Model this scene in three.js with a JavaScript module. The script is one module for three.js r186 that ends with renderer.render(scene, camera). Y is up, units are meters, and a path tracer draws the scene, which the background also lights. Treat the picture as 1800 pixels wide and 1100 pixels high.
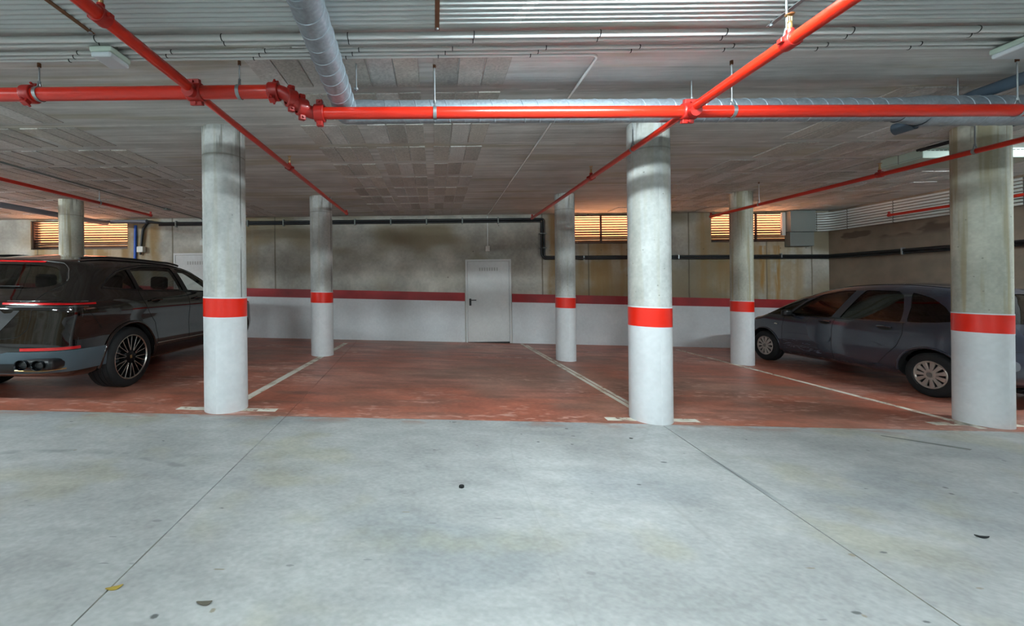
import * as THREE from 'three';
import { RoundedBoxGeometry } from 'three/addons/geometries/RoundedBoxGeometry.js';
import { mergeGeometries, mergeVertices, toCreasedNormals } from 'three/addons/utils/BufferGeometryUtils.js';
import { RectAreaLightUniformsLib } from 'three/addons/lights/RectAreaLightUniformsLib.js';
import { Brush, Evaluator, SUBTRACTION } from 'three-bvh-csg';
import { MeshBVH } from 'three-mesh-bvh';

// ---------------------------------------------------------------- camera, sky, sun, exposure
// x to the right, y up, the garage recedes along -z; the floor is at y = 0 below the camera and falls to the right
const scene = new THREE.Scene();
const renderer = new THREE.WebGLRenderer({ antialias: true });
renderer.toneMapping = THREE.LinearToneMapping;
renderer.toneMappingExposure = 1.4;
renderer.shadowMap.enabled = true;
RectAreaLightUniformsLib.init();

const EYE = 1.39;
const camera = new THREE.PerspectiveCamera(2 * Math.atan(550 / 720) * 180 / Math.PI, 1800 / 1100, 0.05, 200);
camera.position.set(0, EYE, 0);
camera.rotation.z = -0.011;
camera.setViewOffset(1800, 1100, 135, 50, 1800, 1100);   // shifted lens
scene.add(camera);

scene.background = new THREE.Color().setRGB(0.75, 0.85, 1.0);
scene.backgroundIntensity = 1.4;
const sun = new THREE.DirectionalLight(new THREE.Color().setRGB(1.0, 0.84, 0.68), 120);
sun.position.set(-14, 20, -16);
sun.target.position.set(0, 2, -11);
sun.castShadow = true;
sun.shadow.camera.left = -25; sun.shadow.camera.right = 25; sun.shadow.camera.top = 15; sun.shadow.camera.bottom = -15; sun.shadow.camera.far = 60;
sun.shadow.mapSize.set(2048, 2048);
scene.add(sun, sun.target);

// the lit batten luminaires under the ceiling; their bodies are built by luminaire() further down
const LAMP = { color: new THREE.Color().setRGB(0.82, 0.955, 1.0), nits: 300 };
const LAMPS = [[1.12, 3.025, -1.95, 1.05], [-5.6, 3.025, -1.95, 0.85], [8.3, 3.025, -3.9, 0.9], [-9.6, 3.025, -6.2, 1.1], [-2.6, 3.025, 2.4, 0.8], [4.6, 3.025, 2.4, 0.8], [-9.6, 3.025, 2.4, 1.0]];

// ---------------------------------------------------------------- measures
const SLOPE = 0.0325;                          // the floor falls to the right
const floorY = (x) => -SLOPE * x;
const CEIL = EYE + 1.69;
const ZB = -10, XL = -13, XR = 9.62, ZN = 7;   // back, left, right and near wall faces
const up = (h) => EYE + h;

// ---------------------------------------------------------------- helpers
let seed = 12345;
const rnd = () => { seed = (seed * 1664525 + 1013904223) >>> 0; return seed / 4294967296; };
const rr = (a, b) => a + (b - a) * rnd();
const V = (x, y, z) => new THREE.Vector3(x, y, z);
const taken = new Map();
function numbered(name) { const n = taken.get(name) ?? 0; taken.set(name, n + 1); return n ? `${name}_${String(n).padStart(3, '0')}` : name; }
function mesh(name, geo, mat, parent) {
  const m = new THREE.Mesh(geo, mat); m.name = parent ? name : numbered(name);
  m.castShadow = m.receiveShadow = true; (parent ?? scene).add(m); return m;
}
function group(name, parent) { const g = new THREE.Group(); g.name = parent ? name : numbered(name); (parent ?? scene).add(g); return g; }
function tag(o, label, category, grp) { o.userData.label = label; o.userData.category = category; if (grp) o.userData.group = grp; return o; }
function structure(o, label, category) { o.userData.kind = 'structure'; if (label) { o.userData.label = label; o.userData.category = category; } return o; }
function flat(g) { return g.index ? g.toNonIndexed() : g; }
function merged(list) {
  return mergeGeometries(list.map((g) => { const f = flat(g); for (const k of Object.keys(f.attributes)) if (!['position', 'normal', 'uv'].includes(k)) f.deleteAttribute(k); return f; }), false);
}
// uv in metres from the axis a face looks along
function uvMetres(g, ox = 0, oy = 0) {
  g = flat(g); g.computeVertexNormals();
  const p = g.attributes.position, n = g.attributes.normal, uv = new Float32Array(p.count * 2);
  for (let i = 0; i < p.count; i++) {
    const ax = Math.abs(n.getX(i)), ay = Math.abs(n.getY(i)), az = Math.abs(n.getZ(i));
    const [u, v] = ay >= ax && ay >= az ? [p.getX(i), -p.getZ(i)] : ax >= az ? [-p.getZ(i), p.getY(i)] : [p.getX(i), p.getY(i)];
    uv[2 * i] = u + ox; uv[2 * i + 1] = v + oy;
  }
  g.setAttribute('uv', new THREE.BufferAttribute(uv, 2)); return g;
}
function box(x0, x1, y0, y1, z0, z1) { return new THREE.BoxGeometry(x1 - x0, y1 - y0, z1 - z0).translate((x0 + x1) / 2, (y0 + y1) / 2, (z0 + z1) / 2); }
function rbox(x0, x1, y0, y1, z0, z1, r = 0.01, s = 2) {
  return new RoundedBoxGeometry(x1 - x0, y1 - y0, z1 - z0, s, Math.min(r, (x1 - x0) / 2.01, (y1 - y0) / 2.01, (z1 - z0) / 2.01)).translate((x0 + x1) / 2, (y0 + y1) / 2, (z0 + z1) / 2);
}
// a rod or pipe between two points; uv in metres along it
function rod(a, b, r, seg = 16, caps = true) {
  const d = b.clone().sub(a), L = d.length();
  const g = new THREE.CylinderGeometry(r, r, L, seg, 1, !caps);
  const uv = g.attributes.uv; for (let i = 0; i < uv.count; i++) uv.setXY(i, uv.getX(i) * 6.283 * r, uv.getY(i) * L);
  g.applyQuaternion(new THREE.Quaternion().setFromUnitVectors(V(0, 1, 0), d.normalize()));
  return g.translate((a.x + b.x) / 2, (a.y + b.y) / 2, (a.z + b.z) / 2);
}
function tube(pts, r, n = 40, seg = 10, tension = 0.5) { return new THREE.TubeGeometry(new THREE.CatmullRomCurve3(pts, false, 'catmullrom', tension), n, r, seg, false); }
// straight runs joined by round bends
function bent(pts, r, bend = 0.08, seg = 12) {
  const path = new THREE.CurvePath(); let from = pts[0];
  for (let i = 1; i < pts.length - 1; i++) {
    const a = pts[i].clone().add(pts[i - 1].clone().sub(pts[i]).setLength(bend)), b = pts[i].clone().add(pts[i + 1].clone().sub(pts[i]).setLength(bend));
    path.add(new THREE.LineCurve3(from, a)); path.add(new THREE.QuadraticBezierCurve3(a, pts[i], b)); from = b;
  }
  path.add(new THREE.LineCurve3(from, pts[pts.length - 1]));
  const P = [];
  for (const c of path.curves) { const n = c.isLineCurve3 ? 1 : 8; for (let k = 0; k < n; k++) P.push(c.getPoint(k / n)); }
  P.push(pts[pts.length - 1]);
  const poly = new THREE.CurvePath(); for (let i = 1; i < P.length; i++) poly.add(new THREE.LineCurve3(P[i - 1], P[i]));
  return sweep(P, r, seg);
}
function sweep(P, r, seg = 12) {                     // a round section carried along a polyline
  const pos = [], idx = [], N = P.length; let up0 = null;
  for (let i = 0; i < N; i++) {
    const t = P[Math.min(i + 1, N - 1)].clone().sub(P[Math.max(i - 1, 0)]).normalize();
    if (!up0) up0 = Math.abs(t.y) < 0.9 ? V(0, 1, 0) : V(1, 0, 0);
    const s = t.clone().cross(up0).normalize(); up0 = s.clone().cross(t).normalize();
    for (let k = 0; k < seg; k++) { const a = k / seg * Math.PI * 2; const q = P[i].clone().addScaledVector(s, Math.cos(a) * r).addScaledVector(up0, Math.sin(a) * r); pos.push(q.x, q.y, q.z); }
  }
  for (let i = 0; i < N - 1; i++) for (let k = 0; k < seg; k++) {
    const a = i * seg + k, b = i * seg + (k + 1) % seg, c = a + seg, d = b + seg; idx.push(a, b, c, b, d, c);
  }
  for (const [o, f] of [[0, 1], [(N - 1) * seg, -1]]) for (let k = 1; k < seg - 1; k++) f > 0 ? idx.push(o, o + k + 1, o + k) : idx.push(o, o + k, o + k + 1);
  const g = new THREE.BufferGeometry(); g.setAttribute('position', new THREE.Float32BufferAttribute(pos, 3));
  g.setAttribute('uv', new THREE.Float32BufferAttribute(new Float32Array(pos.length / 3 * 2), 2));
  g.setIndex(idx); return toCreasedNormals(g, 1.0);
}
function lathe(profile, seg = 32) { return new THREE.LatheGeometry(profile.map(([r, y]) => new THREE.Vector2(r, y)), seg); }
const alongX = (g) => g.rotateZ(-Math.PI / 2), alongZ = (g) => g.rotateX(Math.PI / 2);
// a floor piece: corners [x, z] counter-clockwise from above, lying on the falling floor
function floorPiece(c, top = 0, thick = 0.1) {
  const s = new THREE.Shape(c.map(([x, z]) => new THREE.Vector2(x, -z)));
  const g = new THREE.ExtrudeGeometry(s, { depth: thick, bevelEnabled: false }).rotateX(-Math.PI / 2).translate(0, top - thick, 0);
  const p = g.attributes.position; for (let i = 0; i < p.count; i++) p.setY(i, p.getY(i) + floorY(p.getX(i)));
  return uvMetres(g);
}
// ---------------------------------------------------------------- noise and textures
const P2 = new Uint8Array(65536); { let s = 77; for (let i = 0; i < 65536; i++) { s = (Math.imul(s, 1103515245) + 12345) >>> 0; P2[i] = s >>> 24; } }
const hash = (x, y) => P2[(Math.imul(x, 374761) + Math.imul(y, 668265) + (Math.imul(x ^ (y << 3), 1274126) >> 4)) & 65535] / 255;
function vn(x, y) {
  const ix = Math.floor(x), iy = Math.floor(y); let fx = x - ix, fy = y - iy; fx = fx * fx * (3 - 2 * fx); fy = fy * fy * (3 - 2 * fy);
  const a = hash(ix, iy), b = hash(ix + 1, iy), c = hash(ix, iy + 1), d = hash(ix + 1, iy + 1);
  return a + (b - a) * fx + (c - a) * fy + (a - b - c + d) * fx * fy;
}
function fbm(x, y, o = 4) { let s = 0, a = 0.5, t = 0; for (let i = 0; i < o; i++) { s += a * vn(x, y); t += a; a *= 0.5; x = x * 2.03 + 17.3; y = y * 2.03 + 9.1; } return s / t; }
const cl = (x, a = 0, b = 1) => Math.min(b, Math.max(a, x)), st = (a, b, x) => { const t = cl((x - a) / (b - a)); return t * t * (3 - 2 * t); };
// a texture over the rectangle [u0, u1] x [v0, v1] of uv metres; fn(u, v) gives sRGB bytes [r, g, b]
function texture(w, h, [u0, u1, v0, v1], fn, srgb = true, mirror = true) {
  const d = new Uint8Array(w * h * 4);
  for (let j = 0; j < h; j++) for (let i = 0; i < w; i++) {
    const c = fn(u0 + (i + 0.5) / w * (u1 - u0), v0 + (j + 0.5) / h * (v1 - v0)), k = 4 * (j * w + i);
    d[k] = cl(c[0], 0, 255); d[k + 1] = cl(c[1], 0, 255); d[k + 2] = cl(c[2], 0, 255); d[k + 3] = 255;
  }
  const t = new THREE.DataTexture(d, w, h); t.magFilter = THREE.LinearFilter; t.minFilter = THREE.LinearMipmapLinearFilter; t.generateMipmaps = true;
  t.wrapS = t.wrapT = mirror ? THREE.MirroredRepeatWrapping : THREE.RepeatWrapping;
  t.repeat.set(1 / (u1 - u0), 1 / (v1 - v0)); t.offset.set(-u0 / (u1 - u0), -v0 / (v1 - v0));
  if (srgb) t.colorSpace = THREE.SRGBColorSpace; t.needsUpdate = true; return t;
}
const mixc = (a, b, t) => [a[0] + (b[0] - a[0]) * t, a[1] + (b[1] - a[1]) * t, a[2] + (b[2] - a[2]) * t];
const std = (o) => new THREE.MeshStandardMaterial(o), phys = (o) => new THREE.MeshPhysicalMaterial(o);

// grey power-floated concrete of the lane
const laneMarks = [];
{ seed = 5; for (let i = 0; i < 170; i++) laneMarks.push([rr(-6, 7), rr(0.8, 4.2), rr(0.006, 0.026), rr(0.003, 0.012), rnd()]); }
const laneTex = texture(2048, 1024, [-6, 7, 0.2, 4.4], (x, z) => {
  const n = fbm(x * 0.9, z * 1.1, 5), m = fbm(x * 5 + 40, z * 7, 4), f = fbm(x * 45, z * 60, 3), y = fbm(x * 1.7 + 80, z * 2.2 + 5, 4), sw = fbm(x * 2.2 + 3 * fbm(x, z, 2), z * 9 + 30, 3);
  let b = 164 + (n - 0.5) * 30 + (m - 0.5) * 24 + (f - 0.5) * 26 + (sw - 0.5) * 18, c = [b * 0.985, b * 1.0, b * 0.995];
  c = mixc(c, [c[0] * 0.99, c[1] * 0.975, c[2] * 0.92], st(0.55, 0.75, y));                        // brownish film
  c = mixc(c, [c[0] * 0.92, c[1] * 0.93, c[2] * 0.94], st(0.56, 0.72, fbm(x * 0.8 + 9, z * 1.4 + 3, 3)));   // damp-looking patches
  const arc = Math.abs(Math.hypot(x + 2.9, z - 1.2) - 2.05 - 0.04 * vn(x * 3, z * 3)); if (z > 2.6 && x < -1.8) c = mixc(c, [112, 116, 115], 0.5 * (1 - st(0.01, 0.05, arc)) * st(0.3, 0.6, fbm(x * 9, z * 9, 2)));   // tyre mark
  const r1 = Math.abs(x - 2.27 - 0.045 * (fbm(z * 2, 1, 2) - 0.5)); c = mixc(c, [120, 126, 127], 0.75 * (1 - st(0.012, 0.03, r1)) * st(2.6, 2.9, z) * (1 - st(3.3, 3.6, z)));   // filled joint
  const sc = Math.abs(vn(x * 1.1 + 7, z * 0.35 + 2) - 0.5); c = mixc(c, [140, 142, 138], 0.25 * (1 - st(0.002, 0.006, sc)));
  if (z > 4.02) c = mixc(c, [152, 118, 104], 0.5 * st(0.52, 0.7, fbm(x * 4, z * 9, 3)) * st(4.02, 4.18, z));   // red paint rubbed over the edge
  for (const [mx, mz, a, e, k] of laneMarks) { const q = ((x - mx) / a) ** 2 + ((z - mz) / e) ** 2; if (q < 1.6) c = mixc(c, k > 0.75 ? [70, 74, 74] : k > 0.6 ? [128, 118, 96] : [112, 116, 115], (1 - st(0.7, 1.6, q)) * (0.35 + 0.5 * k)); }
  return c;
});
const laneBump = texture(1024, 1024, [0, 2, 0, 2], (x, z) => { const b = 128 + (fbm(x * 60, z * 60, 3) - 0.5) * 90 + (fbm(x * 6, z * 6, 3) - 0.5) * 60; return [b, b, b]; }, false);
const M = {};
M.lane = std({ map: laneTex, bumpMap: laneBump, bumpScale: 0.0012, roughness: 0.52 });
// red painted bays
const redTex = texture(2048, 1024, [-10, 10, 4.2, 10.05], (x, z) => {
  const n = fbm(x * 0.8 + 5, z * 1.5, 4), m = fbm(x * 3, z * 6 + 7, 4), f = fbm(x * 30, z * 40, 3), s = fbm(x * 1.2, z * 7 + 50, 4);
  let c = mixc([168, 98, 78], [182, 126, 110], st(0.3, 0.7, n));
  c = mixc(c, [144, 96, 82], 0.8 * st(0.5, 0.72, s)); c = mixc(c, [138, 110, 96], 0.55 * st(0.54, 0.75, fbm(x * 0.6 + 31, z * 0.9 + 4, 3)));
  const k = 1 + (m - 0.5) * 0.3 + (f - 0.5) * 0.2; c = [c[0] * k, c[1] * k, c[2] * k];
  const w = fbm(x * 14, z * 26 + 3, 3) * 0.6 + Math.abs(fbm(x * 5 + 3, z * 22, 3) - 0.5) * 1.2;                         // worn, pale scuffs, most near the lane
  c = mixc(c, [212, 172, 160], 0.8 * st(0.5, 0.68, w) * st(0.45, 0.65, fbm(x * 0.9 + 2, z * 1.6, 3) + 0.22 * (1 - st(4.3, 5.2, z))));
  return c;
});
M.red = std({ map: redTex, bumpMap: laneBump, bumpScale: 0.0015, roughness: 0.42 });
const lineTex = texture(1024, 512, [0, 6, 0, 3], (x, z) => { const n = fbm(x * 8, z * 8, 4), f = fbm(x * 40, z * 40, 2); return mixc(mixc([226, 222, 210], [196, 188, 170], st(0.4, 0.7, n)), [140, 96, 84], st(0.62, 0.72, f * 0.5 + n * 0.5)); });
M.line = std({ map: lineTex, roughness: 0.6 });
M.joint = std({ color: 0x4a4c4a, roughness: 0.95 });
// raw concrete of the back wall, with its stains where they are
const wallTex = texture(2048, 512, [-11.5, 10, -0.6, 3.2], (x, y) => {
  const n = fbm(x * 0.7, y * 0.9, 4), m = fbm(x * 3 + 8, y * 3, 4), f = fbm(x * 22, y * 22, 3), dr = fbm(x * 7, y * 0.5 + 3, 4);
  let b = 172 + (n - 0.5) * 60 + (m - 0.5) * 40 + (f - 0.5) * 22, c = [b * 1.0, b * 0.985, b * 0.93];
  c = mixc(c, [134, 122, 98], 0.8 * st(0.42, 0.66, fbm(x * 0.5 + 60, y * 1.1 + 2, 3)));
  const rust = (x0, x1, k) => { c = mixc(c, [140, 114, 74], k * st(x0, x0 + 0.25, x) * (1 - st(x1 - 0.25, x1, x)) * (0.45 * st(0.3, 0.55, m) + 0.55 * st(0.3, 0.7, dr))); };
  rust(2.6, 5.7, 0.85); rust(6.3, 9.1, 0.7); rust(-10, -6.6, 0.9); rust(-5.2, -4.2, 0.4);
  if (x > 1.9 && x < 2.8 && y < 2.1) c = mixc(c, [176, 168, 150], 0.6 * st(0.5, 0.68, m) * st(1.9, 2.2, x) * (1 - st(2.5, 2.8, x)));
  for (const jx of [-9.7, -6.4, -3.9, 2.62, 3.75, 5.05, 6.2, 8.1, 9.2]) c = mixc(c, [92, 84, 70], 0.7 * (1 - st(0.008, 0.022, Math.abs(x - jx - 0.006 * (vn(y * 5, jx) - 0.5)))));   // shutter joints
  for (const hx of [8.0, 8.35]) { const d = Math.abs(x - hx - 0.05 * (fbm(y * 2, hx, 2) - 0.5)); if (y < 2.25) c = mixc(c, [150, 106, 44], 0.75 * (1 - st(0.03, 0.12, d)) * st(0.3, 0.6, fbm(x * 10, y * 1.4, 3))); }
  const hole = hash(Math.floor(x * 1.6), Math.floor(y * 1.6)); if (hole > 0.8) { const q = Math.hypot((x * 1.6) % 1 - 0.5, (y * 1.6) % 1 - 0.5); c = mixc(c, [92, 86, 76], 0.6 * (1 - st(0.015, 0.035, q))); }
  return c;
});
const wallBump = texture(1024, 1024, [0, 2.5, 0, 2.5], (x, y) => { const b = 128 + (fbm(x * 30, y * 30, 4) - 0.5) * 110; return [b, b, b]; }, false);
M.wall = std({ map: wallTex, bumpMap: wallBump, bumpScale: 0.004, roughness: 0.9 });
const sideTex = texture(1024, 512, [0, 12, -0.6, 3.2], (z, y) => {
  const n = fbm(z * 0.6, y * 0.8, 4), m = fbm(z * 4, y * 4, 4); let b = 128 + (n - 0.5) * 44 + (m - 0.5) * 30, c = [b * 1.06, b * 0.95, b * 0.83];
  c = mixc(c, [82, 70, 60], 0.7 * st(0.55, 0.7, fbm(z * 2.4, y * 7, 3)) * (1 - st(0.05, 0.18, Math.abs(y - 2.42)))); return c;
});
M.side = std({ map: sideTex, bumpMap: wallBump, bumpScale: 0.004, roughness: 0.92 });
const paintTex = texture(1024, 512, [0, 8, 0, 4], (x, y) => { const b = 214 + (fbm(x * 2, y * 3, 4) - 0.5) * 22 + (fbm(x * 30, y * 30, 2) - 0.5) * 10; return [b * 0.985, b, b * 1.01]; });
M.white = std({ map: paintTex, bumpMap: wallBump, bumpScale: 0.002, roughness: 0.55 });
const stripeTex = texture(1024, 256, [0, 8, 0, 2], (x, y) => { const b = 1 + (fbm(x * 3, y * 4, 4) - 0.5) * 0.4; return [150 * b, 34 * b, 38 * b]; });
M.stripe = std({ map: stripeTex, bumpMap: wallBump, bumpScale: 0.002, roughness: 0.5 });
const colTex = (k) => texture(512, 1024, [0, 1.32, -0.3, 3.2], (u, y) => {          // u runs round the column
  const n = fbm(u * 2 + k * 9, y * 1.6, 4), m = fbm(u * 9 + k, y * 4, 4), f = fbm(u * 40, y * 40, 3), dr = fbm(u * 16 + k * 5, y * 0.7, 3);
  let b = (k > 1 ? 184 : 186) + (n - 0.5) * 40 + (m - 0.5) * 30 + (f - 0.5) * 22, c = k > 1 ? [b * 0.99, b, b * 0.93] : [b * 0.985, b, b * 0.985];
  c = mixc(c, [150, 138, 104], (k > 1 ? 0.6 : 0.14) * st(0.48, 0.68, dr));
  c = mixc(c, [96, 92, 82], 0.55 * st(0.58, 0.7, fbm(u * 24 + k, y * 1.2, 3)) * st(2.65, 3.0, y));       // dark runs under the slab
  for (const s of [0.27, 0.45]) { const d = Math.abs(u - (s + k * 0.11) % 1.2 - 0.006 * (fbm(y * 4, k, 2) - 0.5)); c = mixc(c, [70, 70, 64], (s < 0.3 ? 0.9 : 0.45) * (1 - st(0.003, 0.008, d)) * st(0.2, 0.4, fbm(y * 2, k + s, 2))); }   // seam of the round form
  const d2 = Math.abs(y - 2.78); c = mixc(c, [120, 118, 108], 0.4 * (1 - st(0.004, 0.012, d2)));
  const jx = 0.2 + 0.6 * hash(Math.floor(u * 9) + 7, Math.floor(y * 9) + k * 3), jy = 0.2 + 0.6 * hash(Math.floor(u * 9) + k, Math.floor(y * 9) + 11), q = Math.hypot(u * 9 - Math.floor(u * 9) - jx, y * 9 - Math.floor(y * 9) - jy); const jq = hash(Math.floor(u * 9) + k * 31, Math.floor(y * 9)); if (jq > 0.9) c = mixc(c, [112, 112, 104], 0.6 * (1 - st(0.03, 0.03 + 0.6 * (jq - 0.88), q)));
  return c;
});
M.column = [0, 1, 2].map((k) => std({ map: colTex(k), bumpMap: wallBump, bumpScale: 0.002, roughness: 0.8 }));
M.redBand = phys({ color: 0xe4240f, roughness: 0.32, clearcoat: 0.3 });
// ceiling
const boardTex = texture(2048, 1024, [-10, 10, 1, 11], (x, z) => {
  const n = fbm(x * 0.5, z * 1.2, 4), s = fbm(x * 0.9 + 3, z * 22, 4), g = fbm(x * 3, z * 60, 3), m = fbm(x * 5, z * 5, 3);
  let b = 194 + (n - 0.5) * 44 + (s - 0.5) * 52 + (g - 0.5) * 22 + (m - 0.5) * 18, c = [b * 0.995, b * 1.0, b * 0.985];
  c = mixc(c, [160, 152, 124], 0.4 * st(0.55, 0.75, fbm(x * 0.7 + 20, z * 6 + 3, 3)));
  const row = Math.abs(((z - 3.53 + 70) / 0.7) % 1 - 0.06) * 0.7; c = mixc(c, [232, 232, 228], 0.75 * (1 - st(0.004, 0.014, row)) * st(0.5, 0.62, fbm(x * 3.2, Math.floor(z / 0.7) * 3.1, 3)));   // cement drips along the ribs
  return c;
});
const boardBump = texture(1024, 1024, [0, 3, 0, 3], (x, z) => { const b = 128 + (fbm(x * 2, z * 24, 4) - 0.5) * 140 + (fbm(x * 20, z * 40, 3) - 0.5) * 50 - 60 * (1 - st(0.004, 0.012, Math.abs((z / 0.25) % 1 - 0.5) * 0.25)); return [b, b, b]; }, false);
M.slab = std({ map: boardTex, bumpMap: boardBump, bumpScale: 0.006, roughness: 0.85 });
const blockTex = texture(1024, 1024, [0, 2, 0, 2], (x, z) => { const b = 192 + (fbm(x * 2, z * 2, 4) - 0.5) * 44 + (fbm(x * 70, z * 70, 2) - 0.5) * 40; return [b, b * 0.995, b * 0.98]; });
M.blocks = [0xffffff, 0xf0eeea, 0xf8f5ef, 0xe6e4e0].map((c) => std({ map: blockTex, color: c, bumpMap: laneBump, bumpScale: 0.003, roughness: 0.95 }));
// metals and plastics
M.redPipe = phys({ color: 0xc8240f, roughness: 0.3, clearcoat: 0.35, clearcoatRoughness: 0.2 });
M.redFitting = phys({ color: 0xa51c14, roughness: 0.42, clearcoat: 0.2 });
const zincTex = texture(512, 512, [0, 1, 0, 1], (x, y) => { const a = fbm(x * 60, y * 60, 2), b = fbm(x * 14, y * 14, 3), k = 165 + (a - 0.5) * 26 + (b - 0.5) * 18; return [k * 0.93, k, k * 1.05]; }, true);
M.zinc = std({ map: zincTex, metalness: 0.55, roughness: 0.42 });
M.steel = std({ color: 0x9aa0a2, metalness: 0.8, roughness: 0.4 });
M.rusty = std({ color: 0x6e4a32, metalness: 0.4, roughness: 0.7 });
M.bank = phys({ color: 0xbcc2c1, roughness: 0.2 });
M.pvc = phys({ color: 0xd4d7d5, roughness: 0.25 });
M.clip = std({ color: 0x2b2d2d, roughness: 0.6 });
M.black = std({ color: 0x15181b, roughness: 0.45 });
M.drain = std({ color: 0x4c5c6a, roughness: 0.5 });
M.boxGrey = std({ color: 0x7d837f, roughness: 0.6 });
M.boxGreen = std({ color: 0xa3b3a6, roughness: 0.5 });
M.boxWhite = std({ color: 0xc9cac4, roughness: 0.5 });
M.door = std({ map: paintTex, color: 0xf0eeea, roughness: 0.45 });
M.louvre = std({ color: 0x2e1a10, roughness: 0.5, metalness: 0.2 });
M.blue = std({ color: 0x2f5fc0, roughness: 0.5 });
M.brass = std({ color: 0xb09060, metalness: 0.8, roughness: 0.35 });
// ================================================================ the setting
const floor = structure(group('floor'));
mesh('floor_bed', floorPiece([[XL - .3, ZN + .3], [XR + .3, ZN + .3], [XR + .3, ZB - .3], [XL - .3, ZB - .3]], -0.014, 0.2), M.joint, floor);
const G = 0.004, ZE = -4.22;                        // half a joint; edge of the red bays
const jl = (z) => -1.41 + (z + 0.1) * 0.035, jr = (z) => 2.12 - (z + 0.1) * 0.047;   // the two sawn joints
for (const [a, b] of [[() => XL, (z) => jl(z) - G], [(z) => jl(z) + G, (z) => jr(z) - G], [(z) => jr(z) + G, () => XR]])
  mesh('concrete_slab', floorPiece([[a(ZN), ZN], [b(ZN), ZN], [b(ZE), ZE], [a(ZE), ZE]], 0, 0.1), M.lane, floor);
const jb = (z) => -1.555 + (z + 4.22) * 0.06;
for (const [a, b] of [[() => XL, (z) => jb(z) - G * .8], [(z) => jb(z) + G * .8, () => XR]])
  mesh('red_painted_slab', floorPiece([[a(ZE), ZE - .003], [b(ZE), ZE - .003], [b(ZB), ZB], [a(ZB), ZB]], 0, 0.1), M.red, floor);
const strip = (x0, z0, x1, z1, w, name = 'parking_line') => {
  const d = V(x1 - x0, 0, z1 - z0).normalize(), n = V(-d.z, 0, d.x).multiplyScalar(w / 2);
  const c = [[x0 + n.x, z0 + n.z], [x1 + n.x, z1 + n.z], [x1 - n.x, z1 - n.z], [x0 - n.x, z0 - n.z]];
  mesh(name, floorPiece(c.reverse(), 0.002, 0.004), M.line, floor);
};
strip(-2.25, -4.6, -2.07, -9.4, 0.1);
strip(2.28, -4.55, 2.07, -9.9, 0.06); strip(2.36, -4.55, 2.15, -9.7, 0.05);
strip(5.74, -4.3, 5.6, -9.5, 0.085);
for (const [a, b, z] of [[-2.78, -1.72, -4.41], [1.8, 2.78, -4.36], [5.35, 6.5, -4.44]]) strip(a, z, b, z, 0.1, 'bay_end_mark');
mesh('floor_crack', floorPiece([[4.35, -4.02], [4.38, -4.03], [4.86, -3.72], [4.8, -3.69]].reverse(), 0.0006, 0.003), std({ color: 0x6f736f, roughness: .9 }), floor);

// ceiling: solid strips over the columns, hollow blocks between ribs elsewhere
const ceiling = structure(group('ceiling'));
mesh('ceiling_slab', uvMetres(box(XL - .3, XR + .3, CEIL, CEIL + 0.35, ZB - .27, ZN + .3)), M.slab, ceiling);
{
  const P = 0.7, BW = 0.188, BL = 0.565;
  const geos = [0, 1, 2, 3].map((k) => uvMetres(rbox(-BW / 2, BW / 2, -0.011, 0.01, -BL / 2, BL / 2, 0.004, 1), k * 0.37, k * 0.61));
  const list = []; seed = 31;
  for (const [x0, nx] of [[-1.47, 3], [-3.72 - 9 * P, 9], [4.05, 7]])
    for (let i = 0; i < nx; i++) for (let j = -1; j < 9; j++) for (let k = 0; k < 3; k++) {
      const x = x0 + i * P + 0.07 + 0.0965 + k * 0.2, z = -(3.53 + j * P + 0.06 + BL / 2 + 0.01);
      if (z < ZB + 0.35 || x > XR - 0.7) continue;
      if (x0 > 3 && rnd() < 0.25) continue;          // cells cast solid
      if (z > -3.2 && x > 4) continue;
      list.push([x + rr(-.003, .003), z + rr(-.008, .008), rr(-0.003, 0.004), Math.floor(rnd() * 4), Math.floor(rnd() * 4)]);
    }
  const inView = ([x, z]) => Math.abs(x / z - 0.19) < 1.3 ? 0 : 1;
  list.sort((a, b) => inView(a) - inView(b) || b[1] - a[1]);
  const rest = [];
  list.forEach(([x, z, dy, g, m], i) => {
    if (i < 296) { const o = mesh('ceiling_block', geos[g], M.blocks[m], ceiling); o.position.set(x, CEIL + dy, z); }
    else rest.push(geos[g].clone().translate(x, CEIL + dy, z));
  });
  if (rest.length) mesh('far_ceiling_blocks', merged(rest), M.blocks[0], ceiling).userData.kind = 'stuff';
}
// back wall with three louvred openings
const WIN = [[-9.86, -7.5], [2.95, 5.2], [6.75, 9.0]], W0 = up(0.955), W1 = up(1.655);
const wallB = structure(group('wall_back'));
{
  const s = new THREE.Shape([[XL - .3, -0.9], [XR + .3, -0.9], [XR + .3, CEIL + .02], [XL - .3, CEIL + .02]].map(([x, y]) => new THREE.Vector2(x, y)));
  for (const [a, b] of WIN) s.holes.push(new THREE.Path([[a, W0], [a, W1], [b, W1], [b, W0]].map(([x, y]) => new THREE.Vector2(x, y))));
  mesh('concrete_face', uvMetres(new THREE.ExtrudeGeometry(s, { depth: 0.25, bevelEnabled: false }).translate(0, 0, ZB - 0.25)), M.wall, wallB);
  const band = (x0, x1, lo, hi, d, m, name) => {       // painted band that follows the falling floor
    const g = box(x0, x1, 0, 1, ZB, ZB + d), p = g.attributes.position;
    for (let i = 0; i < p.count; i++) p.setY(i, floorY(p.getX(i)) + (p.getY(i) > .5 ? hi : lo));
    mesh(name, uvMetres(g), m, wallB);
  };
  for (const [a, b] of [[XL, -6.38], [-5.24, 0.72], [1.87, XR]]) { band(a, b, -.02, 1.0, 0.006, M.white, 'white_dado'); band(a, b, 1.0, 1.205, 0.007, M.stripe, 'red_stripe'); }
}
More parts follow.
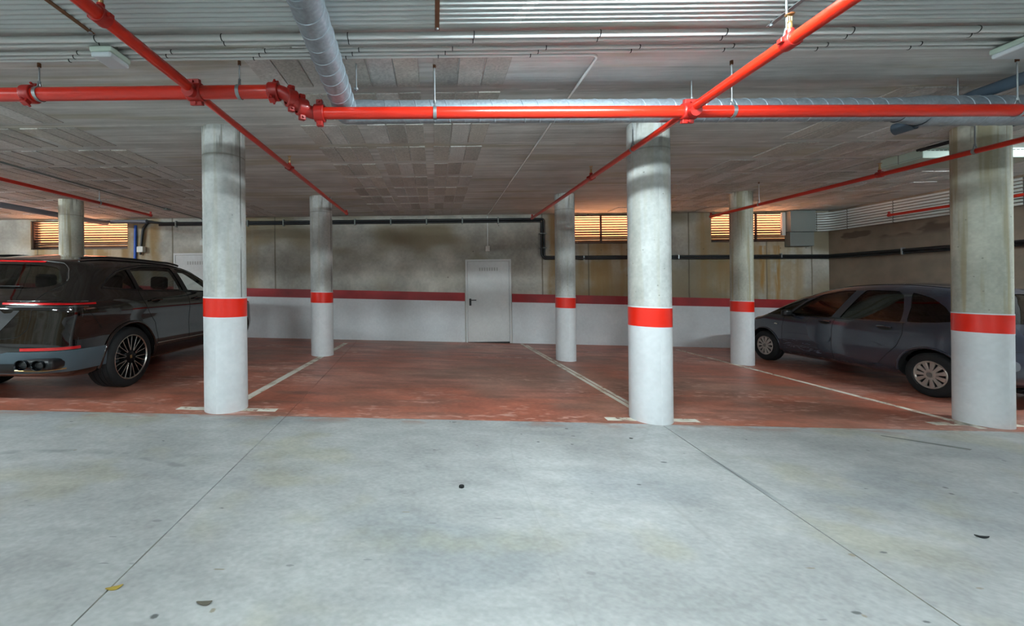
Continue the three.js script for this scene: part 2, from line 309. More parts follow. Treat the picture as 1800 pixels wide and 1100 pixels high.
const wallR = structure(group('wall_right'));
mesh('plaster_face', uvMetres(box(XR, XR + 0.3, -1, CEIL + .02, ZB - .25, ZN + .3)), M.side, wallR);
for (const [lo, hi, d, m, n] of [[-.02, 1.0, 0.006, M.white, 'white_dado'], [1.0, 1.205, 0.007, M.stripe, 'red_stripe']]) mesh(n, uvMetres(box(XR - d, XR, floorY(XR) + lo, floorY(XR) + hi, ZB, ZN)), m, wallR);
const wallL = structure(group('wall_left'));
mesh('concrete_face', uvMetres(box(XL - 0.3, XL, -0.6, CEIL + .02, ZB - .25, ZN + .3)), M.wall, wallL);
mesh('white_dado', uvMetres(box(XL, XL + .006, floorY(XL) - .02, floorY(XL) + 1, ZB, ZN)), M.white, wallL);
const wallN = structure(group('wall_near'));
mesh('concrete_face', uvMetres(box(XL - .3, XR + .3, -1, CEIL + .02, ZN, ZN + 0.3)), M.wall, wallN);
{ const g = box(XL, XR, 0, 1, ZN - .006, ZN), p = g.attributes.position; for (let i = 0; i < p.count; i++) p.setY(i, floorY(p.getX(i)) + p.getY(i)); mesh('white_dado', uvMetres(g), M.white, wallN); }

// louvred windows
WIN.forEach(([a, b], n) => {
  const w = structure(group(`window_${n + 1}`));
  mesh('window_frame', merged([box(a, b, W0, W0 + .03, ZB - .16, ZB - .04), box(a, b, W1 - .02, W1, ZB - .16, ZB - .04), box(a, a + .03, W0, W1, ZB - .16, ZB - .04), box(b - .03, b, W0, W1, ZB - .16, ZB - .04)]), M.louvre, w);
  mesh('mullion', box((a + b) / 2 - .02, (a + b) / 2 + .02, W0, W1, ZB - .06, ZB - .03), M.louvre, w);
  const slat = rbox(-(b - a) / 2 + .032, (b - a) / 2 - .032, -.011, .011, -.03, .03, .006, 2).rotateX(-0.24);
  for (let k = 0; k < 11; k++) { const s = mesh('louvre_slat', slat, M.louvre, w); s.position.set((a + b) / 2, W0 + 0.055 + k * 0.059, ZB - 0.1); }
});
// the sunlit light well outside the louvres
const patio = structure(group('light_well'), 'sunlit terracotta light well outside the louvred openings', 'courtyard');
M.kerb = std({ color: 0x5a4032, roughness: 0.9 });
M.terracotta = std({ color: 0xe0a27c, roughness: 0.9 });
M.render = std({ color: 0xa87860, roughness: 0.9 });
mesh('paving', box(-22, 20, W0 - 0.3, W0 - 0.06, ZB - 4.2, ZB - 0.25), M.terracotta, patio);
mesh('kerb', box(-22, 20, W0 - 0.1, W0 + 0.2, ZB - 0.42, ZB - 0.3), M.kerb, patio);
mesh('boundary_wall', box(-22, 20, W0 - 0.3, W0 + 1.5, ZB - 4.5, ZB - 4.2), M.render, patio);

// steel doors
M.ventGrey = std({ color: 0xa4a4a0, roughness: .6 });
function door(n, x0) {
  const d = structure(group(`door_${n}`)), y0 = floorY(x0 + .55) - .01, w = 1.11, h = 2.04, z = ZB;
  const f = 0.045;
  mesh('door_frame', merged([box(x0, x0 + f, y0, y0 + h, z, z + .04), box(x0 + w - f, x0 + w, y0, y0 + h, z, z + .04), box(x0 + f, x0 + w - f, y0 + h - f, y0 + h, z, z + .04)]), M.door, d);
  const leaf = mesh('door_leaf', uvMetres(rbox(x0 + f + .004, x0 + w - f - .004, y0 + .035, y0 + h - f - .004, z, z + .033, .004, 1)), M.door, d);
  mesh('threshold_gap', box(x0 + f, x0 + w - f, y0 - .02, y0 + .036, z, z + .012), M.black, d);
  for (const yy of [h - .24, .24]) for (let k = 0; k < 8; k++) mesh('vent_slot', rbox(x0 + .33 + k * .06, x0 + .365 + k * .06, y0 + yy - .04, y0 + yy + .04, z + .03, z + .0345, .003, 1), yy > 1 ? M.ventGrey : M.door, leaf);
  const hd = mesh('handle_plate', rbox(x0 + .085, x0 + .135, y0 + .92, y0 + 1.09, z + .03, z + .042, .006, 1), M.black, d);
  mesh('lever', merged([rod(V(x0 + .11, y0 + 1.055, z + .04), V(x0 + .11, y0 + 1.055, z + .085), .011, 8), rod(V(x0 + .11, y0 + 1.055, z + .08), V(x0 + .25, y0 + 1.055, z + .08), .01, 8)]), M.black, hd);
}
door(1, 0.74); door(2, -6.36);

// columns
function column(x, z, r, k, label, grp) {
  const c = group('round_column'), f = floorY(x); c.position.set(x, f, z);
  const wrap = (geo, y0) => { const p = geo.attributes.position, uv = geo.attributes.uv; for (let i = 0; i < p.count; i++) uv.setXY(i, uv.getX(i) * 1.32, p.getY(i) + y0); return geo; };
  const H = CEIL - f;
  mesh('concrete_shaft', wrap(new THREE.CylinderGeometry(r, r, H + .1, 48, 1).translate(0, H / 2 - .05, 0), f), M.column[k], c);
  const tilt = (g) => { const p = g.attributes.position; for (let i = 0; i < p.count; i++) p.setY(i, p.getY(i) - SLOPE * p.getX(i)); return g; };
  mesh('white_paint', tilt(wrap(new THREE.CylinderGeometry(r + .002, r + .003, 1.02, 48, 1).translate(0, .49, 0), 0)), M.white, c);
  mesh('red_band', tilt(new THREE.CylinderGeometry(r + .004, r + .004, .195, 48, 1).translate(0, 1.098, 0)), M.redBand, c);
  mesh('band_edge', tilt(new THREE.CylinderGeometry(r + .0035, r + .0035, .222, 48, 1).translate(0, 1.098, 0)), M.white, c);
  return tag(c, label, 'column', grp);
}
column(-2.28, -4.45, .21, 0, 'round concrete column with red band, nearest to the dark SUV', 'front columns');
column(2.3, -4.4, .21, 1, 'round concrete column with red band under the pipe crossing, right of the white door', 'front columns');
column(6.0, -4.5, .21, 2, 'yellowish concrete column with red band in front of the grey car’s tail', 'front columns');
column(-2.17, -7.84, .205, 0, 'slimmer-looking column with red band left of the white door, at the back', 'rear columns');
column(2.49, -7.84, .185, 1, 'column with red band in the back row, just right of the white door', 'rear columns');
column(5.86, -7.83, .185, 2, 'back-row column with red band by the grey car’s front wheel', 'rear columns');
column(-6.95, -7.84, .185, 2, 'bare-looking column behind the dark SUV in front of the bright louvres', 'rear columns');
// ================================================================ services under the ceiling
function helix(a, b, r, pitch, t = 0.004) {             // the folded seam of a spiral duct
  const d = b.clone().sub(a), L = d.length(), n = Math.ceil(L / pitch * 26), pts = [];
  const q = new THREE.Quaternion().setFromUnitVectors(V(0, 0, 1), d.clone().normalize());
  for (let i = 0; i <= n; i++) { const s = i / n, an = s * L / pitch * Math.PI * 2; pts.push(V(Math.cos(an) * r, Math.sin(an) * r, s * L).applyQuaternion(q).add(a)); }
  return sweep(pts, t, 5);
}
// grooved coupling round a pipe along x, centred at the origin
function couplingGeo(r) {
  const l = [alongX(lathe([[r, -.038], [r + .014, -.038], [r + .018, -.03], [r + .018, .03], [r + .014, .038], [r, .038]], 24))];
  for (const s of [-1, 1]) { l.push(rbox(-.024, .024, -.022, .022, s * (r + .03) - .02, s * (r + .03) + .02, .006, 1)); l.push(rod(V(0, -.04, s * (r + .032)), V(0, .04, s * (r + .032)), .009, 8)); }
  return merged(l);
}
const main = group('sprinkler_main'); main.position.set(0, 0, 0);
const YL = up(1.458), ZLm = -3.07, ZRm = -3.14;
const mainRight = (x) => up(1.322 - (x + .87) * .0065);
mesh('pipe', rod(V(-12.95, YL, ZLm), V(-1.2, YL, ZLm), .049, 28), M.redPipe, main);
mesh('pipe', rod(V(-.87, mainRight(-.87), ZRm), V(9.3, mainRight(9.3), ZRm), .0445, 28), M.redPipe, main);
mesh('offset_bend', tube([V(-1.24, YL, ZLm), V(-1.14, YL - .003, ZLm), V(-1.06, YL - .05, ZLm - .02), V(-1.0, YL - .1, ZLm - .05), V(-.93, YL - .13, ZRm), V(-.84, mainRight(-.87), ZRm)], .047, 40, 20), M.redFitting, main);
const cg = couplingGeo(.049);
for (const [x, y, z, a] of [[-3.02, YL, ZLm, 0], [-1.19, YL, ZLm, 0], [-1.07, YL - .045, ZLm - .02, -.7], [-1.0, YL - .098, ZLm - .05, -.7], [-.87, mainRight(-.87), ZRm, 0]]) { const c = mesh('coupling', cg, M.redFitting, main); c.position.set(x, y, z); c.rotation.set(1.1 + (x > -1.1 ? .5 : 0), 0, a); if (a) c.scale.setScalar(.97); }
// mechanical tees where the branches leave
function tee(x, y, z, r, parent) {
  const t = mesh('tee_clamp', merged([alongX(lathe([[r, -.055], [r + .013, -.055], [r + .016, -.04], [r + .016, .04], [r + .013, .055], [r, .055]], 24)), ...[-1, 1].flatMap((s) => [rbox(-.045, .045, s * (r + .026) - .017, s * (r + .026) + .017, -.02, .02, .006, 1), rod(V(0, s * (r + .026), -.04), V(0, s * (r + .026), .04), .01, 8)]), rod(V(0, 0, .02), V(0, 0, r + .06), .044, 20), rod(V(0, 0, -.02), V(0, 0, -r - .06), .04, 20)]), M.redFitting, parent);
  t.position.set(x, y, z); t.rotation.x = .25; return t;
}
tee(-1.78, YL, ZLm, .049, main); tee(1.955, mainRight(1.955), ZRm, .0445, main); tee(5.55, mainRight(5.55), ZRm, .0445, main); mesh('end_cap', rod(V(9.28, mainRight(9.3), ZRm), V(9.32, mainRight(9.3), ZRm), .052, 20), M.redFitting, main);
tag(main, 'thick red sprinkler main pipe crossing the whole view with a stepped offset', 'pipe');

function hanger(x, y, z, r, label, grp) {
  const g = group('pipe_hanger'); g.position.set(x, y, z);
  mesh('threaded_rod', rod(V(0, r + .03, 0), V(0, CEIL - y + .01, 0), .0055, 8), M.steel, g);
  mesh('ceiling_anchor', rod(V(0, CEIL - y - .03, 0), V(0, CEIL - y + .005, 0), .012, 8), M.rusty, g);
  const ring = new THREE.Shape(); ring.absarc(0, 0, r + .004, 0, Math.PI * 2); const hole = new THREE.Path(); hole.absarc(0, 0, r + .0005, 0, Math.PI * 2, true); ring.holes.push(hole);
  const axisX = grp !== 'branch pipe hangers';
  const rg = new THREE.ExtrudeGeometry(ring, { depth: .026, bevelEnabled: false, curveSegments: 20 }).translate(0, 0, -.013); if (axisX) rg.rotateY(Math.PI / 2);
  mesh('loop', rg, M.steel, g);
  const yoke = merged([rod(V(-.02, r * .72, 0), V(-.005, r + .04, 0), .006, 6), rod(V(.02, r * .72, 0), V(.005, r + .04, 0), .006, 6), rod(V(0, r + .028, 0), V(0, r + .046, 0), .011, 6)]); if (axisX) yoke.rotateY(Math.PI / 2);
  mesh('yoke', yoke, M.steel, g);
  return tag(g, label, 'hanger', grp);
}
hanger(-2.95, YL, ZLm, .05, 'steel hanger on the red main beside the far left coupling', 'main pipe hangers');
hanger(-1.45, YL, ZLm, .05, 'steel hanger on the red main just before the stepped offset', 'main pipe hangers');
hanger(.012, mainRight(0), ZRm, .0455, 'steel hanger on the red main above the white door', 'main pipe hangers');
hanger(2.29, mainRight(2.29), ZRm, .0455, 'steel hanger on the red main just right of the pipe crossing', 'main pipe hangers');
hanger(4.48, mainRight(4.48), ZRm, .0455, 'steel hanger on the red main at the right edge', 'main pipe hangers');

function sprinkler(x, y, z, parent) {
  mesh('sprinkler_head', merged([lathe([[0, 0], [.013, 0], [.013, .028], [.009, .034], [.009, .045], [0, .045]], 12), rod(V(-.012, .04, 0), V(-.009, .075, 0), .003, 6), rod(V(.012, .04, 0), V(.009, .075, 0), .003, 6), rod(V(0, .045, 0), V(0, .075, 0), .003, 6), new THREE.CylinderGeometry(.024, .02, .004, 14).translate(0, .08, 0)]).translate(x, y, z), M.brass, parent);
}
function branch(x, y, z0, z1, rNear, rFar, zSplit, heads, label) {
  const b = group('sprinkler_branch');
  if (zSplit !== null) mesh('pipe', rod(V(x, y, z0), V(x, y, zSplit), rNear, 22), M.redPipe, b);
  mesh('pipe', rod(V(x, y - .003, zSplit ?? z0), V(x, y - .003, z1), rFar, 20), M.redPipe, b);
  mesh('end_cap', merged([rod(V(x, y - .003, z1 + .03), V(x, y - .003, z1 - .012), rFar + .006, 14), rod(V(x, y, z1), V(x, y + .07, z1), rFar * .7, 10)]), M.redFitting, b);
  for (const z of heads) {
    const r = zSplit !== null && z > zSplit ? rNear : rFar;
    mesh('outlet_clamp', merged([alongZ(lathe([[r, -.03], [r + .011, -.03], [r + .011, .03], [r, .03]], 18)).translate(x, y, z), rbox(x - r - .028, x + r + .028, y - .012, y + .012, z - .016, z + .016, .004, 1), rod(V(x, y + r, z), V(x, y + r + .03, z), .019, 12)]), M.redFitting, b);
    sprinkler(x, y + r + .03, z, b);
  }
  return tag(b, label, 'pipe', 'sprinkler branch pipes');
}
branch(-1.78, up(1.46), 3.5, -8.3, .036, .027, ZLm, [-2.2, -5.05], 'red branch pipe running from the top left towards the column left of the door');
branch(1.955, up(1.31), 3.5, -8.2, .033, .026, ZRm, [-2.24, -5.1], 'red branch pipe from the top right past the middle front column');
branch(-5.68, up(1.45), ZLm, -8.2, .03, .026, null, [], 'thin red branch pipe above the dark SUV ending before the louvres');
branch(5.55, up(1.308), ZRm, -8.22, .03, .027, null, [-5.1], 'red branch pipe crossing in front of the yellowish right column');
branch(9.1, up(1.29), 2, -8.2, .03, .027, null, [], 'thin red branch pipe close to the conduits on the right wall');
for (const [x, y, z, r, l] of [[1.955, up(1.31), -2.26, .034, 'clamp hanger of the red branch pipe by the upright sprinkler at top right'], [1.955, up(1.307), -4.02, .027, 'hanger of the red branch pipe beside the middle front column'], [-5.68, up(1.447), -6.95, .027, 'hanger of the thin red branch pipe above the dark SUV'], [5.55, up(1.305), -4.2, .028, 'hanger of the red branch pipe against the yellowish right column'], [5.55, up(1.305), -7.0, .028, 'hanger of the red branch pipe before the back-row right column']]) hanger(x, y, z, r, l, 'branch pipe hangers');

// galvanised spiral ducts
const duct = group('spiral_duct');
{
  const A = V(-.665, up(1.512), -1.2), A2 = V(-.665, up(1.512), -2.1), B = V(-.725, up(1.45), -3.43), R = .092;
  mesh('duct_run', rod(V(-.665, up(1.512), 3), A2, R, 36, false), M.zinc, duct);
  mesh('duct_run', rod(A2, B, R, 36, false), M.zinc, duct); mesh('spiral_seam', helix(A2, B, R, .125), M.zinc, duct); mesh('spiral_seam', helix(A, A2, R, .125), M.zinc, duct);
  const C = V(-.725, up(1.45), -3.43), D = V(3.92, up(1.43), -3.45), E = V(4.1, up(1.415), -3.45), F = V(8.95, up(1.40), -3.45);
  mesh('elbow', merged([new THREE.SphereGeometry(R + .004, 28, 20).translate(C.x, C.y, C.z), rod(C, V(-.5, up(1.45), -3.43), R + .004, 36, false)]), M.zinc, duct);
  mesh('duct_run', rod(C, D, R, 36, false), M.zinc, duct); mesh('spiral_seam', helix(V(-.45, C.y, C.z), D, R, .125), M.zinc, duct);
  const red = new THREE.CylinderGeometry(.118, R + .003, .19, 36, 1, true).rotateZ(-Math.PI / 2).translate(4.01, up(1.422), -3.45);
  mesh('reducer', merged([red, rod(V(4.1, E.y, E.z), V(4.19, E.y, E.z), .121, 36, false), rod(V(3.85, up(1.43), -3.45), V(3.92, up(1.43), -3.45), R + .003, 36, false)]), M.zinc, duct);
  mesh('duct_run', rod(E, F, .117, 36, false), M.zinc, duct); mesh('spiral_seam', helix(E, F, .117, .125), M.zinc, duct);
  for (const [x, z, y] of [[2.17, -3.44, up(1.44 + R)], [4.42, -3.45, up(1.41 + .117)], [-.58, -3.1, up(1.48)]]) mesh('duct_hanger', merged([rod(V(x, y - .01, z), V(x, CEIL, z), .005, 8), rod(V(x, y - .004, z), V(x, y + .012, z), .016, 8)]), M.steel, duct);
  mesh('end_cap', rod(V(8.93, up(1.40), -3.45), V(8.96, up(1.40), -3.45), .121, 36), M.zinc, duct);
  tag(duct, 'galvanised spiral duct coming from overhead and turning right along the red main', 'duct');
}
const dp = group('drain_pipe');
mesh('pipe', bent([V(4.66, CEIL, -2.632), V(4.66, up(1.581), -2.632), V(4.68, up(1.581), -3.58), V(4.66, up(1.51), -3.85), V(4.62, up(1.5), -4.08)], .049, .07, 24), M.drain, dp);
mesh('socket', rod(V(4.645, up(1.506), -3.95), V(4.615, up(1.499), -4.1), .057, 24), M.drain, dp);
tag(dp, 'dark blue-grey drain pipe above the duct at the right edge', 'pipe');
const dp2 = group('drain_pipe');
mesh('pipe', rod(V(-7.85, up(1.5), -4.5), V(-7.85, up(1.55), -9.8), .055, 20), std({ color: 0x6d7079, roughness: .5 }), dp2);
mesh('wall_run', bent([V(-7.85, up(1.55), -9.75), V(-7.85, up(1.6), -9.9), V(-6.95, up(1.6), -9.9)], .05, .06, 16), std({ color: 0x6d7079, roughness: .5 }), dp2);
tag(dp2, 'grey drain pipe at the left running to the bright louvres', 'pipe');

// white conduits
function clipRing(x, y, z, r) { return rod(V(x - .003, y, z), V(x + .003, y, z), r + .0025, 18); }
function conduit(y, z, r, x0, x1, clips, label, grp, extra) {
  const c = group('conduit'); mesh('tube', extra ?? rod(V(x0, y, z), V(x1, y, z), r, 16), M.pvc, c);
  for (const x of clips) mesh('saddle_clip', clipRing(x, y, z, r), M.clip, c);
  return tag(c, label, 'conduit', grp);
}
const seq = (a, d, n) => Array.from({ length: n }, (_, i) => a + i * d);
conduit(up(1.653), -2.717, .021, -12.9, 9.5, seq(-3.9, .835, 11), 'thick white conduit, first below the conduit bank', 'ceiling conduits');
conduit(up(1.659), -2.79, .0145, -12.9, 9.5, seq(-3.95, .845, 11), 'medium white conduit directly behind the thick one', 'ceiling conduits');
conduit(up(1.661), -2.889, .0125, -12.9, 9.5, seq(-3.82, .66, 14), 'front thin white conduit of the group of three', 'ceiling conduits');
conduit(up(1.661), -2.938, .0125, -12.9, 9.5, seq(-3.9, .665, 14), 'middle thin white conduit of the group of three', 'ceiling conduits');
conduit(up(1.661), -2.981, .0125, 0, 0, seq(-3.98, .67, 8), 'thin white conduit that bends back along the ceiling to the switch over the door', 'ceiling conduits',
  merged([bent([V(-12.9, up(1.661), -2.981), V(1.21, up(1.661), -2.981), V(1.29, up(1.661), -9.985), V(1.29, up(.88), -9.985)], .0115, .07, 12)]));
{ const c = group('conduit'); mesh('tube', bent([V(-5.66, up(1.66), -2.3), V(-5.66, up(1.66), -9.985), V(-5.66, up(1.1), -9.985)], .013, .06, 12), M.boxGrey, c); mesh('coupling_box', rbox(-5.7, -5.62, up(1.63), up(1.675), -8.75, -8.6, .008, 1), M.boxGrey, c); tag(c, 'grey conduit along the ceiling over the dark SUV down to the far switch', 'conduit', 'ceiling conduits'); }
// the bank of conduits at the top of the view
seq(-2.56, .0437, 8).forEach((z, i) => {
  const c = conduit(up(1.65), z, .0212, -12.9, 9.5, [], `conduit bank under the ceiling at the top edge, tube ${['nearest the lane wall', 'second', 'third', 'fourth', 'fifth', 'sixth', 'seventh', 'eighth', 'ninth', 'tenth', 'eleventh', 'twelfth', 'last'][i]} from the back`.replace('tube nearest the lane wall from the back', 'rearmost tube'), 'conduit bank');
  c.children[0].material = M.bank;
  for (const x of [-5.4, .52 + i * .016, 5.9]) mesh('sleeve', rod(V(x - .035, up(1.65), z), V(x + .035, up(1.65), z), .0217, 16), M.pvc, c);
});
for (const [x, m, l] of [[.03, M.rusty, 'rusty perforated rail under the conduit bank in the middle'], [2.15, M.steel, 'steel support rail under the conduit bank at the right'], [-2.17, M.rusty, 'brown support rail under the conduit bank at the left'], [4.3, M.steel, 'steel support rail under the conduit bank at the right edge']]) {
  const s = group('support_rail');
  const sh = new THREE.Shape([[-.014, -2.62], [.014, -2.62], [.014, -2.2], [-.014, -2.2]].map(([a, b]) => new THREE.Vector2(a, b)));
  for (let k = 0; k < 10; k++) { const h = new THREE.Path(); h.absarc(0, -2.575 + k * .04, .0055, 0, 6.283, true); sh.holes.push(h); }
  const g = new THREE.ExtrudeGeometry(sh, { depth: .005, bevelEnabled: false, curveSegments: 6 }).rotateX(Math.PI / 2).scale(1, 1, 1);
  // the shape's y is world z after the turn
  mesh('rail', g.translate(x, up(1.629), 0), m, s);
  mesh('bolt', merged([rod(V(x, up(1.613), -2.6), V(x, CEIL, -2.6), .005, 8), rod(V(x, up(1.614), -2.6), V(x, up(1.624), -2.6), .011, 6)]), M.steel, s);
  tag(s, l, 'rail', 'conduit support rails');
}
// conduits on the right wall, coming round the corner from the grey cabinet
const bankNames = ['topmost', 'second', 'third', 'fourth', 'fifth', 'sixth', 'seventh', 'lowest'];
for (let k = 0; k < 8; k++) {
  const y = up(1.622 - k * .0585), c = group('conduit');
  mesh('tube', bent([V(9.12, y, ZB + .03), V(XR - .03, y, ZB + .03), V(XR - .03, y, 2)], .0225, .28, 14), M.pvc, c);
  for (const z of seq(-9.5, .95, 9)) mesh('saddle_clip', rod(V(XR - .03, y, z - .004), V(XR - .03, y, z + .004), .0265, 14), M.clip, c);
  mesh('saddle_clip', rod(V(9.28, y, ZB + .03), V(9.288, y, ZB + .03), .0265, 14), M.clip, c);
  tag(c, `white conduit on the right wall, ${bankNames[k]} of the stack of eight`, 'conduit', 'right wall conduits');
}
{
  const b = group('electric_cabinet');
  mesh('upper_box', rbox(8.52, 9.13, up(1.17), up(1.675), ZB, ZB + .2, .008, 1), M.boxGrey, b); mesh('lower_box', rbox(8.54, 9.12, up(.83), up(1.165), ZB, ZB + .16, .008, 1), M.boxGrey, b);
  mesh('side_plate', rbox(8.44, 8.52, up(1.1), up(1.66), ZB, ZB + .06, .005, 1), M.boxWhite, b);
  tag(b, 'grey metal cabinet high in the back right corner beside the louvres', 'cabinet');
  const v = group('ceiling_unit');
  mesh('casing', rbox(6.3, 7.9, up(1.56), CEIL, -5.78, -5.28, .01, 1), M.boxGreen, v);
  mesh('vent_slots', merged(seq(6.36, .055, 27).map((x) => box(x, x + .035, up(1.655), up(1.662), -5.281, -5.277))), M.clip, v);
  mesh('seam', merged([box(6.297, 6.302, up(1.56), up(1.69), -5.56, -5.55), box(6.297, 6.301, up(1.575), up(1.58), -5.78, -5.28)]), M.boxGrey, v);
  tag(v, 'pale green ceiling box behind the yellowish right column', 'ventilation unit');
}
for (const [x, l] of [[6.22, 'dark cable run on the ceiling leading to the pale green box'], [6.95, 'dark cable run on the ceiling right of the yellowish column']]) {
  const c = group('cable_run');
  for (const d of [0, .045]) mesh('cable', rod(V(x + d, up(1.655), 1), V(x + d, up(1.655), -5.27), .016, 10), M.black, c);
  for (const z of [-2.5, -3.5, -4.55]) mesh('clip', box(x - .03, x + .08, up(1.645), CEIL, z - .008, z + .008), M.clip, c);
  tag(c, l, 'cable', 'ceiling cable runs');
}
// black pipe pair on the walls
{
  const w = group('black_pipe'), z = ZB + .035;
  mesh('pipe', bent([V(-7.15, up(.8), z + .02), V(-7.08, up(1.42), z + .02), V(-6.95, up(1.6), z + .02), V(-6.6, up(1.56), z), V(2.66, up(1.565), z), V(2.66, up(.64), z), V(XR - .045, up(.6), z)], .03, .07, 14), M.black, w);
  mesh('pipe', bent([V(-6.7, up(1.52), z), V(2.6, up(1.51), z), V(2.58, up(.7), z + .03), V(2.66, up(.6), z + .02), V(XR - .045, up(.545), z)], .024, .04, 12), M.black, w);
  for (const x of seq(-6.3, .87, 10)) mesh('bracket', rbox(x, x + .03, up(1.46), up(1.62), ZB, z + .035, .004, 1), M.boxGrey, w);
  for (const y of [1.2, .85]) mesh('bracket', rbox(2.54, 2.72, up(y), up(y) + .025, ZB, z + .036, .004, 1), M.boxGrey, w);
  for (const x of [3.6, 5.9, 7.4, 8.4]) mesh('bracket', rbox(x, x + .03, up(.56), up(.66), ZB, z + .036, .004, 1), M.steel, w);
  tag(w, 'black pipe pair along the back wall, stepping down beside the white door', 'pipe');
  const w2 = group('black_pipe');
  mesh('pipe', rod(V(XR - .04, up(.6), ZB + .03), V(XR - .04, up(.6), 1), .03, 14), M.black, w2); mesh('pipe', rod(V(XR - .036, up(.545), ZB + .03), V(XR - .036, up(.545), 1), .024, 12), M.black, w2);
  for (const zz of [-8.4, -7.3, -6.4, -5.4]) mesh('bracket', rbox(XR - .075, XR - .001, up(.51), up(.65), zz, zz + .03, .004, 1), M.steel, w2);
  tag(w2, 'black pipe pair along the right wall below the white conduits', 'pipe');
  const b = group('blue_pipe'); mesh('pipe', rod(V(-7.3, up(.7), ZB + .03), V(-7.28, up(1.52), ZB + .03), .03, 14), M.blue, b); tag(b, 'short upright blue pipe beside the bright louvres', 'pipe');
  const s = group('junction_box'); mesh('housing', rbox(-7.19, -7.04, up(.86), up(1.0), ZB + .02, ZB + .13, .01, 1), M.boxWhite, s); mesh('cover_screws', merged([[-7.17, .88], [-7.06, .98]].map(([x, y]) => rod(V(x, up(y), ZB + .12), V(x, up(y), ZB + .134), .008, 8))), M.steel, s); tag(s, 'beige junction box on the black pipe beside the blue pipe', 'box');
}
function lightSwitch(x, y, label) {
  const s = group('light_switch'); s.position.set(x, y, ZB);
  mesh('housing', rbox(-.055, .055, -.065, .065, 0, .05, .012, 2), M.boxWhite, s); mesh('rocker', rbox(-.03, .03, -.035, .03, .045, .056, .006, 1), M.boxWhite, s); mesh('gland', rod(V(0, .06, .025), V(0, .1, .025), .014, 10), M.boxWhite, s);
  tag(s, label, 'switch', 'surface switches');
}
lightSwitch(1.29, up(.86), 'small white surface switch on the wall above the white door'); lightSwitch(-5.66, up(1.08), 'small white surface switch left of the front left column');
// small unlit emergency lights under the conduits
function emergency(x0, x1, label) {
  const e = group('emergency_light');
  mesh('housing', rbox(x0, x1, up(1.6), up(1.64), -2.95, -2.76, .012, 2), M.boxGreen, e);
  mesh('diffuser', rbox(x0 + .006, x1 - .006, up(1.568), up(1.603), -2.944, -2.766, .014, 2), std({ color: 0xbfc8cc, roughness: .35 }), e);
  mesh('mount', rbox((x0 + x1) / 2 - .05, (x0 + x1) / 2 + .05, up(1.64), CEIL, -2.862, -2.82, .006, 1), M.boxGreen, e);
  tag(e, label, 'lamp', 'emergency lights');
}
emergency(-2.32, -2.17, 'small pale emergency light under the conduits at top left'); emergency(4.0, 4.34, 'pale emergency light under the conduits at top right');
// lit battens above and behind the camera
function luminaire([x, y, z, k], label) {
  const l = group('batten_luminaire');
  mesh('housing', rbox(x - .63, x + .63, y - .005, y + .05, z - .05, z + .05, .012, 2), M.boxWhite, l);
  mesh('suspension', merged([rod(V(x - .45, y + .04, z), V(x - .45, CEIL, z), .006, 8), rod(V(x + .45, y + .04, z), V(x + .45, CEIL, z), .006, 8)]), M.steel, l);
  mesh('lamp_diffuser', rbox(x - .6, x + .6, y - .055, y - .005, z - .035, z + .035, .015, 3), std({ color: 0xffffff, emissive: LAMP.color, emissiveIntensity: 4, roughness: .5 }), l);
  tag(l, label, 'lamp', 'ceiling battens');
  for (const [dy, dz, h, look] of [[-.058, 0, .05, [0, -1, 0]], [-.03, -.038, .06, [0, 0, -1]], [-.03, .038, .06, [0, 0, 1]]]) {
    const a = new THREE.RectAreaLight(LAMP.color, LAMP.nits * k, 1.2, h); a.position.set(x, y + dy, z + dz); a.lookAt(x + look[0], y + dy + look[1], z + dz + look[2]); scene.add(a);
  }
}
LAMPS.forEach((p, i) => luminaire(p, ['white batten luminaire just above the view', 'white batten luminaire at the left, outside the view', 'white batten luminaire at the right, outside the view', 'white batten luminaire at the far left beyond the dark SUV', 'white batten luminaire behind the camera to the left', 'white batten luminaire behind the camera to the right', 'white batten luminaire behind the camera at the far left'][i]));
// ================================================================ cars
// a smooth curve through a table of points
function curve(tab) {
  const n = tab.length, d = [];
  for (let i = 0; i < n; i++) { const a = tab[Math.max(i - 1, 0)], b = tab[Math.min(i + 1, n - 1)]; d.push((b[1] - a[1]) / (b[0] - a[0])); }
  return (x) => {
    if (x <= tab[0][0]) return tab[0][1]; if (x >= tab[n - 1][0]) return tab[n - 1][1];
    let i = 0; while (x > tab[i + 1][0]) i++;
    const h = tab[i + 1][0] - tab[i][0], t = (x - tab[i][0]) / h, t2 = t * t, t3 = t2 * t;
    return (2 * t3 - 3 * t2 + 1) * tab[i][1] + (t3 - 2 * t2 + t) * h * d[i] + (-2 * t3 + 3 * t2) * tab[i + 1][1] + (t3 - t2) * h * d[i + 1];
  };
}
